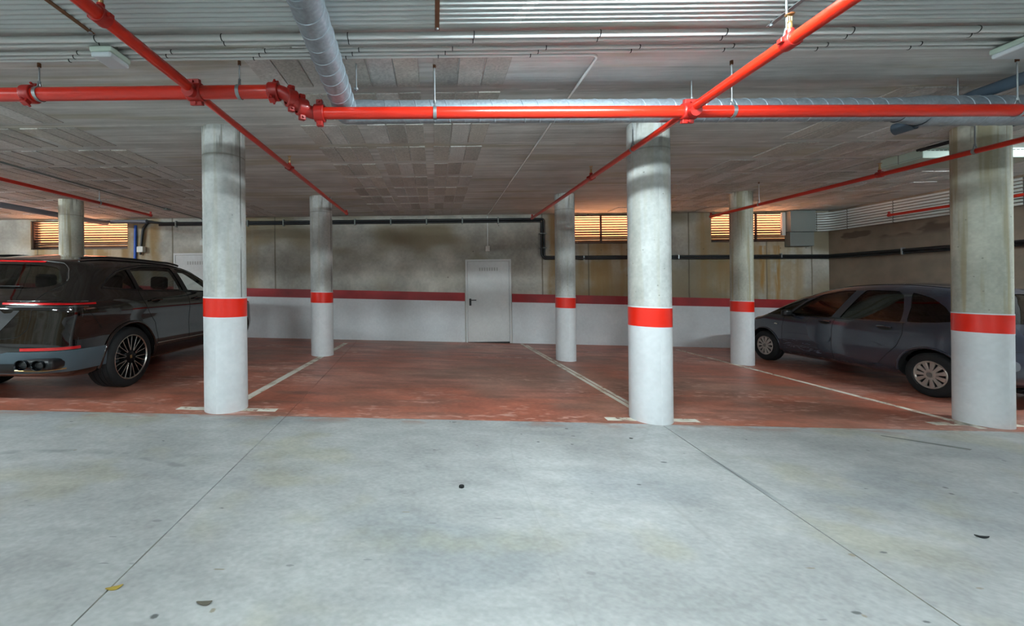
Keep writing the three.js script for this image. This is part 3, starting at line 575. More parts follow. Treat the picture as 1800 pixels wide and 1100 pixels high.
// a closed body: a rounded block bent to the side view (top, bottom, front, rear), the section and the plan
function bodyGeo(S, N = [30, 40, 96]) {
  const { W, H, L, r } = S, pos = [], idx = [];
  const at = (a, b, c) => {
    const p = V(a * W, b * H, c * L), q = V(cl(p.x, r - W, W - r), cl(p.y, r - H, H - r), cl(p.z, r - L, L - r)), dd = p.clone().sub(q);
    if (dd.lengthSq() > 1e-12) p.copy(q).addScaledVector(dd.normalize(), r);
    const A = p.x / W, t = (p.y / H + 1) / 2, s = (p.z / L + 1) / 2;
    let z = S.z0 + (S.z1 - S.z0) * s, y = 0;
    for (let k = 0; k < 4; k++) {
      const b0 = S.bot(z), b1 = S.top(z) - S.crown * A * A; y = b0 + t * (b1 - b0);
      const e = Math.abs(A) ** 3, f = S.front(y) + S.endCurve * 1.6 * e, g = S.rear(y) - S.endCurve * e; z = f + (g - f) * s;
    }
    return V(A * S.half(y) * S.plan(z), y, z);
  };
  const face = (fn, n, m, flip) => {
    const o = pos.length / 3;
    for (let j = 0; j <= m; j++) for (let i = 0; i <= n; i++) { const p = fn(i / n * 2 - 1, j / m * 2 - 1); pos.push(p.x, p.y, p.z); }
    for (let j = 0; j < m; j++) for (let i = 0; i < n; i++) { const a = o + j * (n + 1) + i, b = a + 1, c = a + n + 1, d = c + 1; flip ? idx.push(a, c, b, b, c, d) : idx.push(a, b, c, b, d, c); }
  };
  const [nx, ny, nz] = N;
  face((u, v) => at(1, v, u), nz, ny, true); face((u, v) => at(-1, v, u), nz, ny, false);
  face((u, v) => at(u, 1, v), nx, nz, true); face((u, v) => at(u, -1, v), nx, nz, false);
  face((u, v) => at(u, v, 1), nx, ny, false); face((u, v) => at(u, v, -1), nx, ny, true);
  let g = new THREE.BufferGeometry(); g.setAttribute('position', new THREE.Float32BufferAttribute(pos, 3)); g.setIndex(idx);
  g = mergeVertices(g, 1e-5); g.computeVertexNormals(); return g;
}
// finds the body's skin from outside: 'side' looks along -x or +x, 'rear' along -z, 'top' down, 'round' towards the car's axis
function snapper(geo) {
  geo = geo.clone(); const tree = new MeshBVH(geo);
  return (o, d, off) => {
    const h = tree.raycastFirst(new THREE.Ray(o, d), THREE.DoubleSide); if (!h) return null;
    const g = geo, n = V(), f = h.face, A = g.attributes.normal, P = g.attributes.position;
    const bc = THREE.Triangle.getBarycoord(h.point, V().fromBufferAttribute(P, f.a), V().fromBufferAttribute(P, f.b), V().fromBufferAttribute(P, f.c), V());
    n.addScaledVector(V().fromBufferAttribute(A, f.a), bc.x).addScaledVector(V().fromBufferAttribute(A, f.b), bc.y).addScaledVector(V().fromBufferAttribute(A, f.c), bc.z).normalize();
    return { p: h.point.clone().addScaledVector(n, off), n };
  };
}
const LOOK = {
  right: ([z, y]) => [V(3, y, z), V(-1, 0, 0)], left: ([z, y]) => [V(-3, y, z), V(1, 0, 0)], rear: ([x, y]) => [V(x, y, 5), V(0, 0, -1)], top: ([x, z]) => [V(x, 4, z), V(0, -1, 0)],
  round: ([a, y]) => [V(Math.sin(a) * 4, y, 1.2 + Math.cos(a) * 4), V(-Math.sin(a), 0, -Math.cos(a))],
};
// a sheet with the outline poly (in the look's own coordinates) laid on the skin
function sheet(snap, look, poly, off, levels = 3, thick = 0) {
  const pts = poly.map(([a, b]) => new THREE.Vector2(a, b)), tri = THREE.ShapeUtils.triangulateShape(pts, []);
  let T = tri.map((t) => t.map((i) => [pts[i].x, pts[i].y]));
  const mid = (a, b) => [(a[0] + b[0]) / 2, (a[1] + b[1]) / 2];
  for (let k = 0; k < levels; k++) T = T.flatMap(([a, b, c]) => { const d = mid(a, b), e = mid(b, c), f = mid(c, a); return [[a, d, f], [d, b, e], [f, e, c], [d, e, f]]; });
  const pos = [], nor = [], cache = new Map();
  const at = (q) => { const k = q[0].toFixed(5) + q[1].toFixed(5); if (!cache.has(k)) cache.set(k, snap(...LOOK[look](q), off)); return cache.get(k); };
  for (const t of T) {
    const h = t.map(at); if (h.some((x) => !x)) continue;
    const n = h[1].p.clone().sub(h[0].p).cross(h[2].p.clone().sub(h[0].p)); const o = n.dot(h[0].n) < 0 ? [0, 2, 1] : [0, 1, 2];
    for (const i of o) { pos.push(...h[i].p.toArray()); nor.push(...h[i].n.toArray()); }
    if (thick) for (const i of [...o].reverse()) { pos.push(...h[i].p.clone().addScaledVector(h[i].n, -thick).toArray()); nor.push(...h[i].n.clone().negate().toArray()); }
  }
  const g = new THREE.BufferGeometry(); g.setAttribute('position', new THREE.Float32BufferAttribute(pos, 3)); g.setAttribute('normal', new THREE.Float32BufferAttribute(nor, 3));
  g.setAttribute('uv', new THREE.Float32BufferAttribute(new Float32Array(pos.length / 3 * 2), 2)); return g;
}
function seam(snap, look, pts, r = 0.003, off = 0, n = 40) {
  const c = new THREE.CatmullRomCurve3(pts.map(([a, b]) => V(a, b, 0)), false, 'catmullrom', 0.2), P = [];
  for (let i = 0; i <= n; i++) { const q = c.getPoint(i / n), h = snap(...LOOK[look]([q.x, q.y]), off); if (h) P.push(h.p); }
  return sweep(P, r, 6);
}
const smoothPoly = (pts, n = 8, tension = 0.35) => { const c = new THREE.CatmullRomCurve3(pts.map(([a, b]) => V(a, b, 0)), true, 'catmullrom', tension); return c.getPoints(pts.length * n).slice(0, -1).map((p) => [p.x, p.y]); };
function grow(poly, d) { const cx = poly.reduce((s, p) => s + p[0], 0) / poly.length, cy = poly.reduce((s, p) => s + p[1], 0) / poly.length; return poly.map(([a, b]) => { const l = Math.hypot(a - cx, b - cy); return [cx + (a - cx) * (1 + d / l), cy + (b - cy) * (1 + d / l)]; }); }
const ev = new Evaluator(); ev.useGroups = true; ev.attributes = ['position', 'normal'];
function prism(poly, look, a, b) {               // a cutter through the skin
  const g = new THREE.ExtrudeGeometry(new THREE.Shape(poly.map(([x, y]) => new THREE.Vector2(x, y))), { depth: b - a, bevelEnabled: false }).translate(0, 0, a);
  if (look === 'side') g.applyMatrix4(new THREE.Matrix4().makeBasis(V(0, 0, 1), V(0, 1, 0), V(1, 0, 0)).multiply(new THREE.Matrix4()));   // (z, y) sheet, along x
  if (look === 'top') g.applyMatrix4(new THREE.Matrix4().makeBasis(V(1, 0, 0), V(0, 0, 1), V(0, 1, 0)));
  return g;
}
function ensureOut(g) {                          // outward winding, whatever the basis did
  g = flat(g); const p = g.attributes.position; let v = 0;
  for (let i = 0; i < p.count; i += 3) { const a = V().fromBufferAttribute(p, i), b = V().fromBufferAttribute(p, i + 1), c = V().fromBufferAttribute(p, i + 2); v += a.dot(b.cross(c)); }
  if (v < 0) for (let i = 0; i < p.count; i += 3) { const b = V().fromBufferAttribute(p, i + 1), c = V().fromBufferAttribute(p, i + 2); p.setXYZ(i + 1, c.x, c.y, c.z); p.setXYZ(i + 2, b.x, b.y, b.z); }
  const o = new THREE.BufferGeometry(); o.setAttribute('position', p); o.computeVertexNormals(); return o;
}
M.cabin = std({ color: 0x16161a, roughness: .9 });
M.well = std({ color: 0x0c0d0e, roughness: .95 });
M.rubber = std({ color: 0x17191b, roughness: .75 });
M.trim = std({ color: 0x101113, roughness: .4 });
M.gap = std({ color: 0x050506, roughness: .9 });
M.chrome = std({ color: 0xc8ccd0, metalness: 1, roughness: .15 });
M.darkChrome = std({ color: 0x3a3d40, metalness: 1, roughness: .2 });
const glassMat = (c) => phys({ color: new THREE.Color().setRGB(c, c * 1.03, c), transmission: 1, thickness: 0, roughness: 0.02, ior: 1.5 });

function buildCar(car, S, o) {
  const skin = bodyGeo(S), snap = snapper(skin), parts = {};
  let B = new Brush(skin.clone(), o.paint); B.updateMatrixWorld();
  const cut = (g, m) => { const c = new Brush(ensureOut(g), m); c.updateMatrixWorld(); B = ev.evaluate(B, c, SUBTRACTION); B.updateMatrixWorld(); };
  const inner = bodyGeo({ ...S, half: (y) => S.half(y) - .07, top: (z) => S.top(z) - .05, bot: () => .42, front: () => o.cabin[0], rear: (y) => Math.min(S.rear(y) - .09, o.cabin[1]), z0: o.cabin[0], z1: o.cabin[1], L: (o.cabin[1] - o.cabin[0]) / 2, H: .55, endCurve: .02, r: .1 }, [14, 18, 30]);
  cut(inner, M.cabin);
  for (const w of o.side) cut(prism(w.poly, 'side', -1.3, 1.3), M.gap);
  cut(prism(o.screen, 'top', 1.0, 2.2), M.gap);
  cut(prism(o.back, 'rear', 1.0, 3.2), M.gap);
  for (const z of o.axles) cut(new THREE.CylinderGeometry(o.arch, o.arch, 3, 56).rotateZ(Math.PI / 2).translate(0, o.wheelR, z), M.well);
  // the arches are cut right through: fill the middle again with a dark floor tunnel
  const body = new THREE.Mesh(B.geometry, B.material); body.name = 'body'; body.castShadow = body.receiveShadow = true;
  if (!body.geometry.attributes.uv) body.geometry.setAttribute('uv', new THREE.BufferAttribute(new Float32Array(body.geometry.attributes.position.count * 2), 2));
  car.add(body);
  mesh('underbody', merged(o.axles.map((z) => box(-(o.track - .16), o.track - .16, .28, .78, z - o.arch - .02, z + o.arch + .02))), M.well, car);
  for (const w of o.side) for (const s of ['left', 'right']) mesh('side_window', sheet(snap, s, grow(w.poly, .012), -.008, 3), w.glass, car);
  mesh('windscreen', sheet(snap, 'top', grow(o.screen, .015), -.008, 3), o.clear, car);
  mesh('rear_window', sheet(snap, 'rear', grow(o.back, .012), -.008, 3), o.dark, car);
  return { snap, body };
}
function tyreGeo(R, r, w) {
  const h = w / 2, g = [[r, -h + .012], [r + .012, -h], [R - .045, -h - .004], [R - .016, -h + .012], [R - .004, -h + .03]];
  const n = 4; for (let i = 0; i < n; i++) { const a = -h + .03 + (w - .06) * (i + .5) / n; g.push([R, a - (w - .06) / n * .4], [R, a + (w - .06) / n * .4], [R - .009, a + (w - .06) / n * .42], [R - .009, a + (w - .06) / n * .58]); }
  g.push([R - .004, h - .03], [R - .016, h - .012], [R - .045, h + .004], [r + .012, h], [r, h - .012]);
  return toCreasedNormals(lathe(g, 72), .6).rotateZ(-Math.PI / 2);
}
const bar = (a, b, w, d) => {                        // a slightly tapered spoke between two points in the wheel's plane (y, z)
  const l = Math.hypot(b[0] - a[0], b[1] - a[1]), g = rbox(-d / 2, d / 2, 0, l, -w / 2, w / 2, Math.min(w, d) * .3, 1);
  return g.rotateX(Math.atan2(b[1] - a[1], b[0] - a[0])).translate(0, a[0], a[1]);
};
const pol = (r, a) => [r * Math.cos(a), r * Math.sin(a)];

// ---------------------------------------------------------------- the dark SUV
{
  const car = group('suv_car'); car.position.set(-4.9, floorY(-4.9), -6.69); car.rotation.z = -SLOPE;
  tag(car, 'dark brown SUV parked nose in at the left, seen from its rear corner', 'car');
  const paint = phys({ color: 0x0e0807, metalness: 0, roughness: .06, clearcoat: 1, clearcoatRoughness: .03 });
  const S = {
    W: .99, H: .72, L: 2.46, r: .13, z0: -2.46, z1: 2.46, crown: .045, endCurve: .17,
    top: curve([[-2.46, .8], [-2.3, .93], [-2, 1.02], [-1.5, 1.09], [-1.15, 1.13], [-.95, 1.21], [-.62, 1.4], [-.3, 1.56], [0, 1.645], [.4, 1.69], [.9, 1.695], [1.4, 1.67], [1.8, 1.615], [2.1, 1.56], [2.46, 1.5]]),
    bot: curve([[-2.46, .3], [-2.1, .24], [0, .24], [1.9, .25], [2.3, .3], [2.46, .33]]),
    front: curve([[.2, -2.36], [.4, -2.44], [.6, -2.46], [.8, -2.42], [1, -2.3], [1.7, -2.3]]),
    rear: curve([[.2, 2.3], [.34, 2.38], [.5, 2.44], [.62, 2.46], [.78, 2.445], [.95, 2.42], [1.06, 2.41], [1.14, 2.37], [1.22, 2.29], [1.4, 2.13], [1.52, 2.03], [1.58, 2.06], [1.7, 2.06]]),
    half: curve([[.2, .88], [.34, .95], [.52, .985], [.7, .975], [.85, .98], [.98, .99], [1.1, .965], [1.2, .905], [1.35, .825], [1.5, .73], [1.6, .655], [1.7, .58]]),
    plan: curve([[-2.46, .8], [-2.3, .88], [-1.9, .96], [-1.4, .99], [-.6, .975], [.4, .975], [1.1, .995], [1.5, 1.0], [1.9, .975], [2.2, .935], [2.46, .9]]),
  };
  const dark = glassMat(.1), mid = glassMat(.22), clear = glassMat(.8);
  const wRear = smoothPoly([[1.17, 1.24], [1.17, 1.5], [.9, 1.545], [.55, 1.56], [.24, 1.555], [.22, 1.4], [.2, 1.21], [.7, 1.225]], 4, .12);
  const wQuarter = smoothPoly([[1.23, 1.245], [1.5, 1.26], [1.74, 1.285], [1.6, 1.37], [1.42, 1.45], [1.23, 1.495]], 4, .15);
  const wFront = smoothPoly([[.1, 1.205], [.12, 1.4], [.14, 1.552], [-.1, 1.53], [-.35, 1.46], [-.66, 1.32], [-.9, 1.2], [-.4, 1.19]], 4, .12);
  const back = smoothPoly([[0, 1.245], [.42, 1.25], [.6, 1.28], [.66, 1.33], [.6, 1.41], [.5, 1.49], [.3, 1.515], [0, 1.52], [-.3, 1.515], [-.5, 1.49], [-.6, 1.41], [-.66, 1.33], [-.6, 1.28], [-.42, 1.25]], 3, .4);
  const o = { paint, axles: [1.42, -1.475], arch: .43, wheelR: .38, track: .83, cabin: [-.98, 2.2], side: [{ poly: wRear, glass: mid }, { poly: wQuarter, glass: dark }, { poly: wFront, glass: clear }], screen: [[-.62, -.98], [.62, -.98], [.55, -.28], [-.55, -.28]], back, clear, dark: mid };
  const { snap } = buildCar(car, S, o);
  // black surround of the side glass, sills, arch lips
  for (const s of ['left', 'right']) {
    mesh('window_trim', seam(snap, s, [[1.78, 1.265], [1.62, 1.385], [1.42, 1.475], [1.18, 1.53], [.85, 1.572], [.3, 1.585], [-.1, 1.56], [-.4, 1.47], [-.95, 1.19]], .008, .001, 70), M.trim, car);
    mesh('belt_trim', seam(snap, s, [[1.78, 1.26], [1.2, 1.228], [.2, 1.193], [-.95, 1.175]], .007, .001, 50), M.trim, car);
    mesh('pillar_trim', sheet(snap, s, [[.21, 1.205], [.23, 1.56], [.13, 1.56], [.09, 1.2]], .001, 2), M.trim, car);
    mesh('pillar_trim', sheet(snap, s, [[1.165, 1.24], [1.235, 1.24], [1.235, 1.5], [1.165, 1.51]], .001, 2), M.trim, car);
    mesh('sill_cover', sheet(snap, s, [[-1.02, .3], [.96, .3], [.96, .44], [-1.02, .42]], .006, 3), M.trim, car);
    mesh('sill_strip', seam(snap, s, [[-1.0, .47], [0, .475], [.93, .49]], .007, .004), M.chrome, car);
    mesh('door_gap', seam(snap, s, [[.17, 1.2], [.17, .8], [.17, .45]], .003), M.gap, car);
    mesh('door_gap', seam(snap, s, [[1.21, 1.24], [1.22, 1.1], [1.12, .93], [.98, .78], [.92, .55], [.9, .45]], .003), M.gap, car);
    mesh('door_gap', seam(snap, s, [[-.93, 1.18], [-.98, .9], [-.9, .45]], .003), M.gap, car);
    mesh('bumper_gap', seam(snap, s, [[2.12, 1.06], [2.0, .95], [1.88, .8]], .0025), M.gap, car);
    for (const z of [.98, -.05]) { const hd = mesh('door_handle', seam(snap, s, [[z + .12, 1.085], [z, 1.095], [z - .12, 1.09]], .013, .018, 16), paint, car); mesh('grip_recess', sheet(snap, s, smoothPoly([[z + .1, 1.085], [z + .02, 1.055], [z - .07, 1.07], [z - .02, 1.12]], 4), .001, 1), M.gap, hd); }
    for (const az of o.axles) {
      const P = [], P2 = []; for (let k = 0; k <= 40; k++) { const a = -.12 + (Math.PI + .24) * k / 40, z = az + Math.cos(a) * (o.arch + .018), y = .38 + Math.sin(a) * (o.arch + .018); if (y < .3) continue; const h = snap(...LOOK[s]([z, y]), .002); if (h) P.push(h.p); }
      mesh('arch_lip', sweep(P, .02, 8), paint, car);
    }
    mesh('roof_rail', seam(snap, 'top', (s === 'right' ? 1 : -1) > 0 ? [[.56, 1.75], [.585, 1.2], [.59, .4], [.56, -.12]] : [[-.56, 1.75], [-.585, 1.2], [-.59, .4], [-.56, -.12]], .016, .022, 50), M.trim, car);
  }
  // tail: light bar, lamps, hatch gap, plate, bumper, exhausts
  const arcBand = (a0, a1, y0, y1) => { const n = 36, p = []; for (let i = 0; i <= n; i++) { const a = a0 + (a1 - a0) * i / n; p.push([a, y0(a)]); } for (let i = n; i >= 0; i--) { const a = a0 + (a1 - a0) * i / n; p.push([a, y1(a)]); } return p; };
  const E = .93, wide = (a) => st(.24, .36, Math.abs(a)), end = (a) => 1 - st(E - .14, E, Math.abs(a));
  const lamp = phys({ color: 0x120d0e, roughness: .08, clearcoat: 1 });
  mesh('tail_light', sheet(snap, 'round', arcBand(-E, E, (a) => 1.085 - .028 - .03 * wide(a) * end(a), (a) => 1.085 + .024 + .012 * wide(a) * end(a)), .006, 3, .006), lamp, car);
  const redLens = phys({ color: 0xc01418, roughness: .15, clearcoat: 1 });
  for (const s of [-1, 1]) mesh('light_strip', sheet(snap, 'round', arcBand(.27 * s, (E - .04) * s, () => 1.078, () => 1.098), .012, 3), redLens, car);
  for (const s of [-1, 1]) for (const y of [1.058, 1.115]) mesh('light_trim', sheet(snap, 'round', arcBand(.3 * s, (E - .1) * s, () => y - .003, () => y + .003), .011, 2), M.chrome, car);
  mesh('brake_light', sheet(snap, 'rear', [[-.36, 1.545], [.36, 1.545], [.37, 1.562], [-.37, 1.562]], .004, 3), redLens, car);
  mesh('hatch_gap', seam(snap, 'rear', [[.6, 1.5], [.7, 1.33], [.68, 1.27], [.62, 1.2], [.6, 1.12], [.6, .95], [.58, .82], [.5, .74], [.2, .71], [0, .71]], .0035, 0, 70), M.gap, car);
  mesh('hatch_gap', seam(snap, 'rear', [[-.6, 1.5], [-.7, 1.33], [-.68, 1.27], [-.62, 1.2], [-.6, 1.12], [-.6, .95], [-.58, .82], [-.5, .74], [-.2, .71], [0, .71]], .0035, 0, 70), M.gap, car);
  mesh('window_edge', seam(snap, 'rear', [[.3, 1.57], [.52, 1.545], [.62, 1.47], [.69, 1.37], [.7, 1.335]], .006, .003, 30), M.chrome, car);
  mesh('plate_recess', sheet(snap, 'rear', [[-.34, .8], [.34, .8], [.5, 1.02], [-.5, 1.02]], .003, 2), M.trim, car);
  mesh('rear_wiper', merged([seam(snap, 'rear', [[0, 1.25], [.12, 1.262], [.36, 1.262]], .008, .015), seam(snap, 'rear', [[.05, 1.268], [.38, 1.268]], .004, .01)]), M.trim, car);
  const lower = std({ color: 0x47555d, roughness: .5 });
  mesh('lower_bumper', sheet(snap, 'round', [...arcBand(-1.0, 1.0, (a) => .345 + .02 * Math.abs(a), (a) => .545 + .045 * st(.2, .34, Math.abs(a)))], .012, 4, .01), lower, car);
  for (const s of [-1, 1]) {
    mesh('reflector', sheet(snap, 'round', arcBand(.42 * s, .78 * s, () => .6, () => .63), .008, 3, .004), redLens, car);
    const ex = mesh('exhaust_surround', merged([rbox(s * .68 - .19, s * .68 + .19, .4, .52, 2.2, 2.425, .05, 3)]), M.trim, car);
    for (const x of [.59, .76]) mesh('exhaust_tip', alongZ(lathe([[.04, 0], [.044, .0], [.052, .09], [.057, .1], [.052, .1], [.046, .09], [.04, .0]], 28)).scale(1.2, .95, 1).translate(s * x, .46, 2.36), M.darkChrome, ex);
    mesh('exhaust_lip', seam(snap, 'rear', [[s * .46, .395], [s * .68, .385], [s * .86, .4]], .009, .012), M.brass, car);
  }
  mesh('diffuser', sheet(snap, 'rear', [[-.44, .37], [.44, .37], [.48, .47], [-.48, .47]], .016, 3), M.trim, car);
  // seats and headrests behind the glass
  for (const [x, z] of [[.42, -.05], [-.42, -.05], [.45, .95], [0, .95], [-.45, .95]]) { mesh('seat_back', rbox(x - .24, x + .24, .6, 1.2, z + .05, z + .2, .06, 3), M.cabin, car); mesh('headrest', rbox(x - .13, x + .13, 1.22, 1.42, z + .1, z + .2, .05, 3), M.cabin, car); }
  // wheels
  const tyre = tyreGeo(.38, .275, .3), rimBlack = std({ color: 0x141517, roughness: .4, metalness: .5 }), rimEdge = std({ color: 0xc9c2ba, metalness: .9, roughness: .25 });
  for (const [z, s] of [[1.42, 1], [-1.475, 1], [1.42, -1], [-1.475, -1]]) {
    const w = group('wheel', car); w.position.set(s * .83, .38, z); w.rotation.y = s < 0 ? Math.PI : 0; w.rotation.x = .12;
    mesh('tyre', tyre, M.rubber, w);
    mesh('rim_barrel', toCreasedNormals(lathe([[.06, .02], [.2, .03], [.25, .02], [.262, .1], [.277, .145], [.282, .14], [.27, -.1], [.06, -.1]], 56), .6).rotateZ(-Math.PI / 2), rimBlack, w);
    mesh('rim_edge', toCreasedNormals(lathe([[.266, .138], [.276, .15], [.284, .146], [.284, .138]], 64), .5).rotateZ(-Math.PI / 2), rimEdge, w);
    for (let k = 0; k < 10; k++) {
      const a = k / 10 * Math.PI * 2, d = k % 2 ? .06 : .06, sp = [];
      for (const t of [-1, 1]) sp.push(bar(pol(.085, a + t * .05), pol(.27, a + t * .15), .008, .03));
      mesh('spoke', merged(sp).translate(.125, 0, 0), rimEdge, w);
      mesh('spoke_side', merged([-1, 1].map((t) => bar(pol(.08, a + t * .05), pol(.27, a + t * .15), .014, .05))).translate(.108, 0, 0), rimBlack, w);
    }
    mesh('hub', lathe([[0, .135], [.03, .135], [.034, .128], [.075, .125], [.095, .11], [.1, .05]], 32).rotateZ(-Math.PI / 2), rimBlack, w);
    mesh('hub_badge', merged([rbox(.135, .138, -.02, .022, -.016, .016, .004, 1)]), M.brass, w);
    mesh('brake_disc', new THREE.CylinderGeometry(.19, .19, .02, 40).rotateZ(Math.PI / 2).translate(.045, 0, 0), M.steel, w);
  }
}
// ---------------------------------------------------------------- the grey people carrier
{
  const car = group('grey_car'); car.position.set(7.56, floorY(7.56), -7.06); car.rotation.set(0, 0.014, -SLOPE); car.scale.y = 0.965;
  tag(car, 'slate grey compact people carrier with scratched door parked nose in at the right', 'car');
  const paint = phys({ color: 0x343945, metalness: .15, roughness: .15, clearcoat: 1, clearcoatRoughness: .02 });
  const S = {
    W: .875, H: .7, L: 2.138, r: .14, z0: -2.138, z1: 2.138, crown: .05, endCurve: .2,
    top: curve([[-2.138, .7], [-2.02, .82], [-1.8, .9], [-1.5, .97], [-1.25, 1.075], [-1.0, 1.22], [-.7, 1.375], [-.4, 1.495], [-.05, 1.585], [.35, 1.63], [.8, 1.64], [1.25, 1.61], [1.6, 1.56], [1.8, 1.52], [2.138, 1.45]]),
    bot: curve([[-2.138, .26], [-1.8, .2], [0, .2], [1.7, .22], [2.0, .28], [2.138, .32]]),
    front: curve([[.2, -2.05], [.4, -2.13], [.55, -2.138], [.7, -2.1], [.85, -1.98], [1.6, -1.98]]),
    rear: curve([[.2, 2.05], [.35, 2.12], [.5, 2.138], [.62, 2.13], [.72, 2.09], [.95, 2.04], [1.1, 1.98], [1.25, 1.9], [1.4, 1.8], [1.52, 1.72], [1.65, 1.68]]),
    half: curve([[.2, .79], [.32, .845], [.5, .872], [.7, .875], [.88, .868], [1.0, .845], [1.15, .79], [1.3, .725], [1.45, .655], [1.55, .6], [1.65, .53]]),
    plan: curve([[-2.138, .78], [-2.0, .86], [-1.6, .95], [-1.1, .99], [0, 1.0], [1.0, 1.0], [1.5, .99], [1.85, .95], [2.138, .9]]),
  };
  const dark = glassMat(.03), mid = glassMat(.1), clear = glassMat(.3);
  const w1 = smoothPoly([[-1.25, .995], [-.84, .98], [-.78, 1.05], [-.6, 1.22], [-.5, 1.32], [-.8, 1.22], [-1.02, 1.11]], 4, .15);
  const w2 = smoothPoly([[-.76, .99], [-.5, 1.0], [.06, 1.015], [.14, 1.2], [.26, 1.49], [.0, 1.475], [-.25, 1.41], [-.5, 1.26]], 4, .12);
  const w3 = smoothPoly([[.2, 1.02], [.6, 1.025], [1.07, 1.03], [1.06, 1.2], [.98, 1.42], [.88, 1.49], [.62, 1.5], [.42, 1.495], [.32, 1.3]], 4, .15);
  const w4 = smoothPoly([[1.16, 1.035], [1.45, 1.05], [1.62, 1.075], [1.64, 1.12], [1.52, 1.27], [1.34, 1.39], [1.07, 1.47], [1.13, 1.25]], 4, .2);
  const back = smoothPoly([[0, 1.08], [.5, 1.09], [.62, 1.13], [.6, 1.28], [.5, 1.44], [0, 1.48], [-.5, 1.44], [-.6, 1.28], [-.62, 1.13], [-.5, 1.09]], 4, .25);
  const o = { paint, axles: [1.44, -1.32], arch: .365, wheelR: .31, track: .745, cabin: [-1.1, 1.9], side: [{ poly: w1, glass: mid }, { poly: w2, glass: mid }, { poly: w3, glass: dark }, { poly: w4, glass: dark }], screen: [[-.6, -1.12], [.6, -1.12], [.5, -.2], [-.5, -.2]], back, clear, dark };
  const { snap } = buildCar(car, S, o);
  for (const s of ['left', 'right']) {
    mesh('door_gap', seam(snap, s, [[.13, 1.01], [.1, .85], [.1, .5], [.12, .3]], .003), M.gap, car);
    mesh('door_gap', seam(snap, s, [[1.12, 1.02], [1.13, .85], [1.06, .66], [.9, .47], [.78, .33], [.6, .285], [.12, .285], [-.4, .285], [-.86, .3]], .0035, 0, 70), M.gap, car);
    mesh('door_gap', seam(snap, s, [[-.84, .97], [-.88, .75], [-.88, .3]], .003), M.gap, car);
    mesh('roof_gutter', seam(snap, s, [[-.95, 1.2], [-.55, 1.41], [-.1, 1.545], [.4, 1.59], [.9, 1.595], [1.4, 1.55]], .006, 0, 60), M.gap, car);
    mesh('pillar_trim', sheet(snap, s, [[.06, 1.02], [.2, 1.02], [.4, 1.49], [.27, 1.49]], .002, 3), std({ color: 0x3a3d45, roughness: .4 }), car);
    mesh('belt_trim', seam(snap, s, [[-1.28, .99], [-.5, .99], [.5, 1.01], [1.15, 1.02]], .007, .001, 60), M.trim, car);
    mesh('side_moulding', sheet(snap, s, smoothPoly([[-.8, .56], [0.05, .58], [.07, .66], [-.78, .645]], 6, .1), .012, 3, .012), paint, car);
    mesh('side_moulding', sheet(snap, s, smoothPoly([[.13, .58], [.72, .6], [.87, .64], [.72, .69], [.14, .665]], 6, .1), .012, 3, .012), paint, car);
    for (const z of [-.03, .9]) { const hd = mesh('door_handle', seam(snap, s, [[z + .1, .93], [z, .94], [z - .1, .935]], .014, .016, 14), paint, car); mesh('grip_recess', sheet(snap, s, smoothPoly([[z + .11, .93], [z + .05, .885], [z - .06, .89], [z - .1, .93]], 4), .002, 2), M.gap, hd); }
    mesh('side_indicator', sheet(snap, s, smoothPoly([[-1.06, .795], [-1.0, .785], [-.98, .8], [-1.04, .812]], 4), .008, 1, .006), std({ color: 0xd8d2c4, roughness: .3 }), car);
    const side = s === 'left' ? -1 : 1;
    mesh('wing_mirror', merged([rbox(side * .96 - .08, side * .96 + .08, 0.97, 1.1, -.74, -.62, .045, 3), rod(V(side * .82, .99, -.66), V(side * .95, 1.02, -.68), .03, 10)]), M.trim, car);
    for (const az of o.axles) { const P = []; for (let k = 0; k <= 36; k++) { const a = Math.PI * k / 36, h = snap(...LOOK[s]([az + Math.cos(a) * .38, .31 + Math.sin(a) * .38]), -.002); if (h) P.push(h.p); } mesh('arch_lip', sweep(P, .016, 8), paint, car); }
    mesh('tail_light', sheet(snap, 'round', [[.6, .98], [.78, .98], [.7, 1.2], [.58, 1.36], [.52, 1.34]].map(([a, y]) => [a * (s === 'left' ? -1 : 1), y]), .006, 3, .004), phys({ color: 0x8a1014, roughness: .15, clearcoat: 1 }), car);
  }
  // scuffs on the front door
  seed = 99; const scr = [];
  for (let i = 0; i < 40; i++) { const z = rr(-.86, -.15), y = .34 + rr(0, .24) * (1 - (z + .86) * .8), l = rr(.02, .09), a = rr(-.25, .45); scr.push(seam(snap, 'left', [[z, y], [z + l * Math.cos(a), y + l * Math.sin(a) * .5]], rr(.0006, .0014), 0, 4)); }
  mesh('paint_scratches', merged(scr), std({ color: 0x9aa0aa, roughness: .8 }), car).userData.kind = 'stuff';
  mesh('rear_bumper', sheet(snap, 'round', (() => { const p = []; for (let i = 0; i <= 24; i++) p.push([-.72 + 1.44 * i / 24, .36]); for (let i = 24; i >= 0; i--) p.push([-.72 + 1.44 * i / 24, .7]); return p; })(), .02, 3, .02), paint, car);
  mesh('hatch_gap', seam(snap, 'rear', [[-.52, 1.5], [-.66, 1.3], [-.72, 1.1], [-.7, .8], [-.55, .74], [.55, .74], [.7, .8], [.72, 1.1], [.66, 1.3], [.52, 1.5]], .0035, 0, 90), M.gap, car);
  for (const x of [-.62, .62]) mesh('fog_light', sheet(snap, 'rear', smoothPoly([[x - .08, .52], [x, .48], [x + .08, .52], [x + .08, .6], [x, .64], [x - .08, .6]], 4), .026, 2, .006), phys({ color: 0x70757c, roughness: .2, clearcoat: 1 }), car);
  mesh('number_plate', sheet(snap, 'rear', [[-.26, .82], [.26, .82], [.26, .93], [-.26, .93]], .012, 2, .006), std({ color: 0xc8cac4, roughness: .4 }), car);
